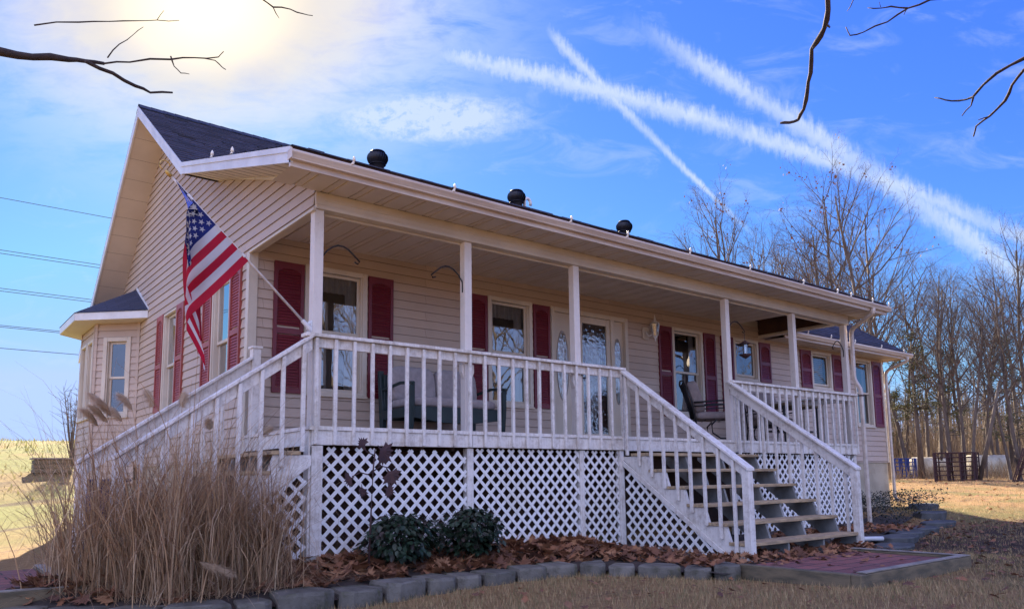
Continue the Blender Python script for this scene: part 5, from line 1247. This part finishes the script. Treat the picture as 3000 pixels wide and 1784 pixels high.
cedar('olive green cedar with a thick bare trunk left of the stacked panels', 2703, 42, 7.0, 2.1, 1, .38); cedar('olive green cedar behind the bare trunks in the middle of the wood', 2790, 52, 7.5, 2.3, 2, .3); cedar('olive green cedar at the right edge of the wood', 2975, 46, 7.2, 2.2, 3, .25); cedar('small olive green cedar just right of the house corner', 2640, 56, 5.5, 1.7, 4, .2)
# far wood and brush
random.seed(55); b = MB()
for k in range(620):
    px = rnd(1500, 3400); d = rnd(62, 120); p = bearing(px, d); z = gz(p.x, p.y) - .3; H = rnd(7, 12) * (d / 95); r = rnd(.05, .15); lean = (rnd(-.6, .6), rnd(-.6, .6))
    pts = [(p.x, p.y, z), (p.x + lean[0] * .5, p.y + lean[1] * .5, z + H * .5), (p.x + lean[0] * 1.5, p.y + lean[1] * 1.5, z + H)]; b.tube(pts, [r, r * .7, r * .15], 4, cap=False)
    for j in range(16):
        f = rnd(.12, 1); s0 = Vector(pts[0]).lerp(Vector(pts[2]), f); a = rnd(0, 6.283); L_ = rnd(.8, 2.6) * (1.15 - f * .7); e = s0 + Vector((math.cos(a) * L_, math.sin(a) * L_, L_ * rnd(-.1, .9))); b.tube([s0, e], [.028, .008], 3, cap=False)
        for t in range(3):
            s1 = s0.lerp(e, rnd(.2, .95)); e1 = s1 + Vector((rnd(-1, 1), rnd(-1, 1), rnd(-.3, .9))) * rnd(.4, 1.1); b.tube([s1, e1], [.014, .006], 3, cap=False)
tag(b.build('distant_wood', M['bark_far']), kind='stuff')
random.seed(56); b = MB()
for k in range(9000):
    px = rnd(2560, 3150); d = rnd(41, 62); p = bearing(px, d); z = gz(p.x, p.y); h = rnd(.2, 1.0) * (1.8 if d > 48 else 1); dd = Vector((rnd(-.5, .5), rnd(-.5, .5), 1)) * h; s_ = Vector((rnd(-1, 1), rnd(-1, 1), 0)).normalized() * rnd(.006, .014); q = Vector((p.x, p.y, z)); b.face([q - s_, q + s_, q + dd])
for k in range(16000):
    px = rnd(2450, 3200); d = rnd(52, 95); p = bearing(px, d); z = gz(p.x, p.y); h = rnd(.8, 2.6) * rnd(.6, 2.0); dd = Vector((rnd(-.35, .35), rnd(-.35, .35), 1)) * h; q = Vector((p.x, p.y, z + rnd(0, 2.5) * (rnd(0, 1) < .5))); s_ = Vector((rnd(-1, 1), rnd(-1, 1), 0)).normalized() * rnd(.010, .024); b.face([q - s_, q + s_, q + dd])
tag(b.build('brush', M['brushtwig']), kind='stuff')
random.seed(57); b = MB()
for k in range(6000):
    x, y = rnd(-14, 8), rnd(13, 42); z = gz(x, y); h = rnd(.04, .15) * (1 + 1.0 * (math.sin(x * .9 + y * .35) > .6)); dd = Vector((rnd(-.6, .6), rnd(-.6, .6), 1)) * h; q = Vector((x, y, z)); s_ = Vector((rnd(-1, 1), rnd(-1, 1), 0)).normalized() * rnd(.01, .03); b.face([q - s_, q + s_, q + dd])
tag(b.build('field_grass', M['fieldblade']), kind='stuff')
# ------------------------------------------------------------------ farm things by the wood
def panel_rack(label, px0, px1, d, H, m, n, bars, lean=0., name='livestock_panels', cat='panels', group=None):
    p = bearing(px0, d); q = bearing(px1, d); z = min(gz(p.x, p.y), gz(q.x, q.y)); o = thing(name, label, cat, (p.x, p.y, z), group); u = (q - p); u.z = 0; Ln = u.length; u.normalize(); w = Vector((-u.y, u.x, 0))
    for k in range(n):
        b = MB(); off = w * (k * .14) + u * rnd(-.12, .12); ln = Ln * rnd(.93, 1.0)
        a = p + off; lv2 = u * (lean * H)
        for h in [H * (.06 + .94 * i / (bars - 1)) for i in range(bars)]: s0 = a + lv2 * (h / H) * 1; b.tube([(s0.x, s0.y, z + h), (s0.x + u.x * ln, s0.y + u.y * ln, z + h)], .022, 5)
        for f in (0, .33, .66, 1): s0 = a + u * (ln * f); b.bar((s0.x, s0.y, z - .02), (s0.x + lv2.x, s0.y + lv2.y, z + H), .045, .045)
        b.build('panel', M[m], o)
    return o
panel_rack('dark brown livestock panels stacked upright between two tree trunks', 2745, 2868, 38, 1.22, 'rust', 6, 7)
panel_rack('dark brown livestock panels leaning at the right edge of the lawn', 2972, 3090, 37, 1.35, 'rust', 4, 6, .35)
panel_rack('bright blue metal stock pen behind the trunks right of the house', 2624, 2686, 43, 1.0, 'bluemetal', 4, 6, 0, 'blue_pen', 'pen')
for k, (px, d, l) in enumerate(((2716, 47, 'pale wrapped hay bale nearest the cedar trunk'), (2742, 48, 'pale wrapped hay bale half hidden by the brown panels'), (2880, 46, 'pale wrapped hay bale behind the leaning dead trunk'), (2908, 46.5, 'pale wrapped hay bale at the right end of its row'))):
    p = bearing(px, d); z = gz(p.x, p.y); b = MB(); ax = Vector((.8, -.5, 0)).normalized(); cpt = Vector((p.x, p.y, z + .55)); n = 18
    b.tube([cpt - ax * .75, cpt - ax * .70, cpt + ax * .70, cpt + ax * .75], [.50, .56, .56, .50], n)
    tag(b.build('hay_bale', M['hay'], org=(p.x, p.y, z), smooth=True), l, 'hay bale', 'hay bales in front of the wood')
# ------------------------------------------------------------------ power lines
for zc, l in ((20.8, 'thin power line, highest of the wires on the left'), (16.8, 'power line, upper wire of the second pair from the top'), (16.55, 'power line, lower wire of the second pair from the top'), (13.9, 'power line, upper wire of the middle pair on the left'), (13.7, 'power line, lower wire of the middle pair on the left'), (11.12, 'power line just above the bay roof, upper of two'), (11.0, 'power line just above the bay roof, lower of two'), (9.42, 'lowest power line, crossing beside the bay window')):
    b = MB(); b.tube([(x, 60 + x * .0, zc + .0006 * (x - 10) ** 2) for x in range(-60, 81, 10)], .026, 5, cap=False); tag(b.build('power_line', M['wire'], org=(-60, 60, zc)), l, 'power line', 'power lines behind the house')
# young bare shrub beside the bay
def bare_shrub(name, label, c, H, n, sd):
    random.seed(sd); o = thing(name, label, 'shrub', c); b = MB()
    for k in range(n):
        a = rnd(0, 6.283); e = Vector((c[0] + math.cos(a) * rnd(.1, .45), c[1] + math.sin(a) * rnd(.1, .45), c[2] + H * rnd(.75, 1.0))); m_ = Vector(c).lerp(e, .5) + Vector((rnd(-.06, .06), rnd(-.06, .06), 0)); b.tube([c, m_, e], [.018, .012, .004], 5)
        for j in range(7):
            s0 = m_.lerp(e, rnd(0, 1)); b.tube([s0, s0 + Vector((rnd(-.4, .4), rnd(-.4, .4), rnd(.0, .35)))], [.006, .003], 3)
    b.build('stems', M['bark_far'], o); return o
bsh = bare_shrub('bare_shrub', 'bare upright shrub left of the bay window', (.62, 17.6, gz(.62, 17.6)), 2.4, 26, 4)
# ------------------------------------------------------------------ overhanging branches of the tree beside the camera
def fgb(label, parts, d0):
    o = None; b = MB(); first = None
    for pts, r0, r1, dz in parts:
        ps = []
        for k, (x, y) in enumerate(pts): ps.append(CL + ray_dir(x, y).normalized() * (d0 + dz * k / max(1, len(pts) - 1)))
        # smooth and roughen
        sp = []
        for a, c in zip(ps[:-1], ps[1:]): sp += [a, a.lerp(c, .5) + rand_perp((c - a).normalized()) * (c - a).length * .045]
        sp.append(ps[-1]); n = len(sp); b.tube(sp, [(r0 + (r1 - r0) * k / (n - 1)) * rnd(.82, 1.2) for k in range(n)], 7)
        if first is None: first = sp[0]
    return tag(b.build('tree_branch', M['twig'], org=first, smooth=True), label, 'branch', 'bare branches hanging over the view')
random.seed(9)
fgb('thick dark bare branch hanging straight down in front of the sky, bent at its tip', [([(2440, -260), (2432, -120), (2425, 0), (2422, 60), (2405, 105), (2378, 145), (2375, 215), (2365, 270), (2355, 320), (2338, 352)], .0125, .0075, .2), ([(2338, 352), (2312, 360), (2286, 361)], .0072, .005, .02), ([(2425, 75), (2432, 82)], .006, .003, 0), ([(2385, 140), (2380, 138)], .006, .004, 0)], 3.6)
fgb('thin forked twig at the top right edge of the sky', [([(3000, -60), (2810, -15), (2725, 0), (2660, 25), (2600, 65), (2530, 95), (2490, 105), (2478, 80)], .006, .0022, .3), ([(2660, 25), (2610, 20), (2580, 25), (2542, 24)], .004, .002, .1), ([(2580, 22), (2576, 6)], .002, .001, 0), ([(2655, 30), (2648, 45)], .0025, .0012, 0), ([(2520, -30), (2498, 5), (2482, 34)], .003, .0015, .1)], 4.0)
fgb('two dark curved twigs reaching in from the right edge of the sky', [([(3200, 100), (3080, 130), (3000, 172), (2920, 215), (2880, 250), (2850, 285), (2810, 296), (2770, 294), (2738, 287)], .0085, .0025, .3), ([(2852, 284), (2845, 310), (2818, 340)], .004, .002, .05), ([(3200, 60), (3060, 160), (3000, 205), (2965, 250), (2945, 295), (2900, 340), (2860, 370), (2852, 400)], .0085, .003, .3), ([(2895, 343), (2866, 352)], .003, .0015, 0)], 3.8)
fgb('long blue grey branch entering from the left edge, forking downwards', [([(-500, 60), (-200, 120), (0, 152), (95, 168), (200, 175), (250, 180), (305, 187)], .020, .006, .2), ([(250, 180), (330, 215), (395, 252), (440, 272), (505, 272)], .0075, .004, .2), ([(305, 187), (380, 183), (500, 175), (570, 170), (640, 168), (655, 152)], .004, .0016, .1), ([(600, 172), (630, 178), (650, 197), (662, 205)], .0022, .0014, 0), ([(500, 165), (510, 195), (530, 215), (555, 218)], .0028, .0012, 0), ([(315, 170), (350, 130), (390, 103), (420, 80)], .0022, .001, .1)], 3.4)
fgb('thin twig with a side shoot near the sun glare at the top', [([(700, -60), (770, 0), (800, 22), (850, 28), (890, 42), (916, 47)], .0045, .002, .2), ([(800, 22), (818, 55)], .0025, .0012, 0)], 4.2)
fgb('faint thin twig in the sun glare above the left branch', [([(100, 75), (230, 66), (320, 64), (400, 62), (460, 60), (525, 61)], .0035, .0014, .2), ([(460, 60), (480, 32)], .0018, .001, 0)], 4.2)
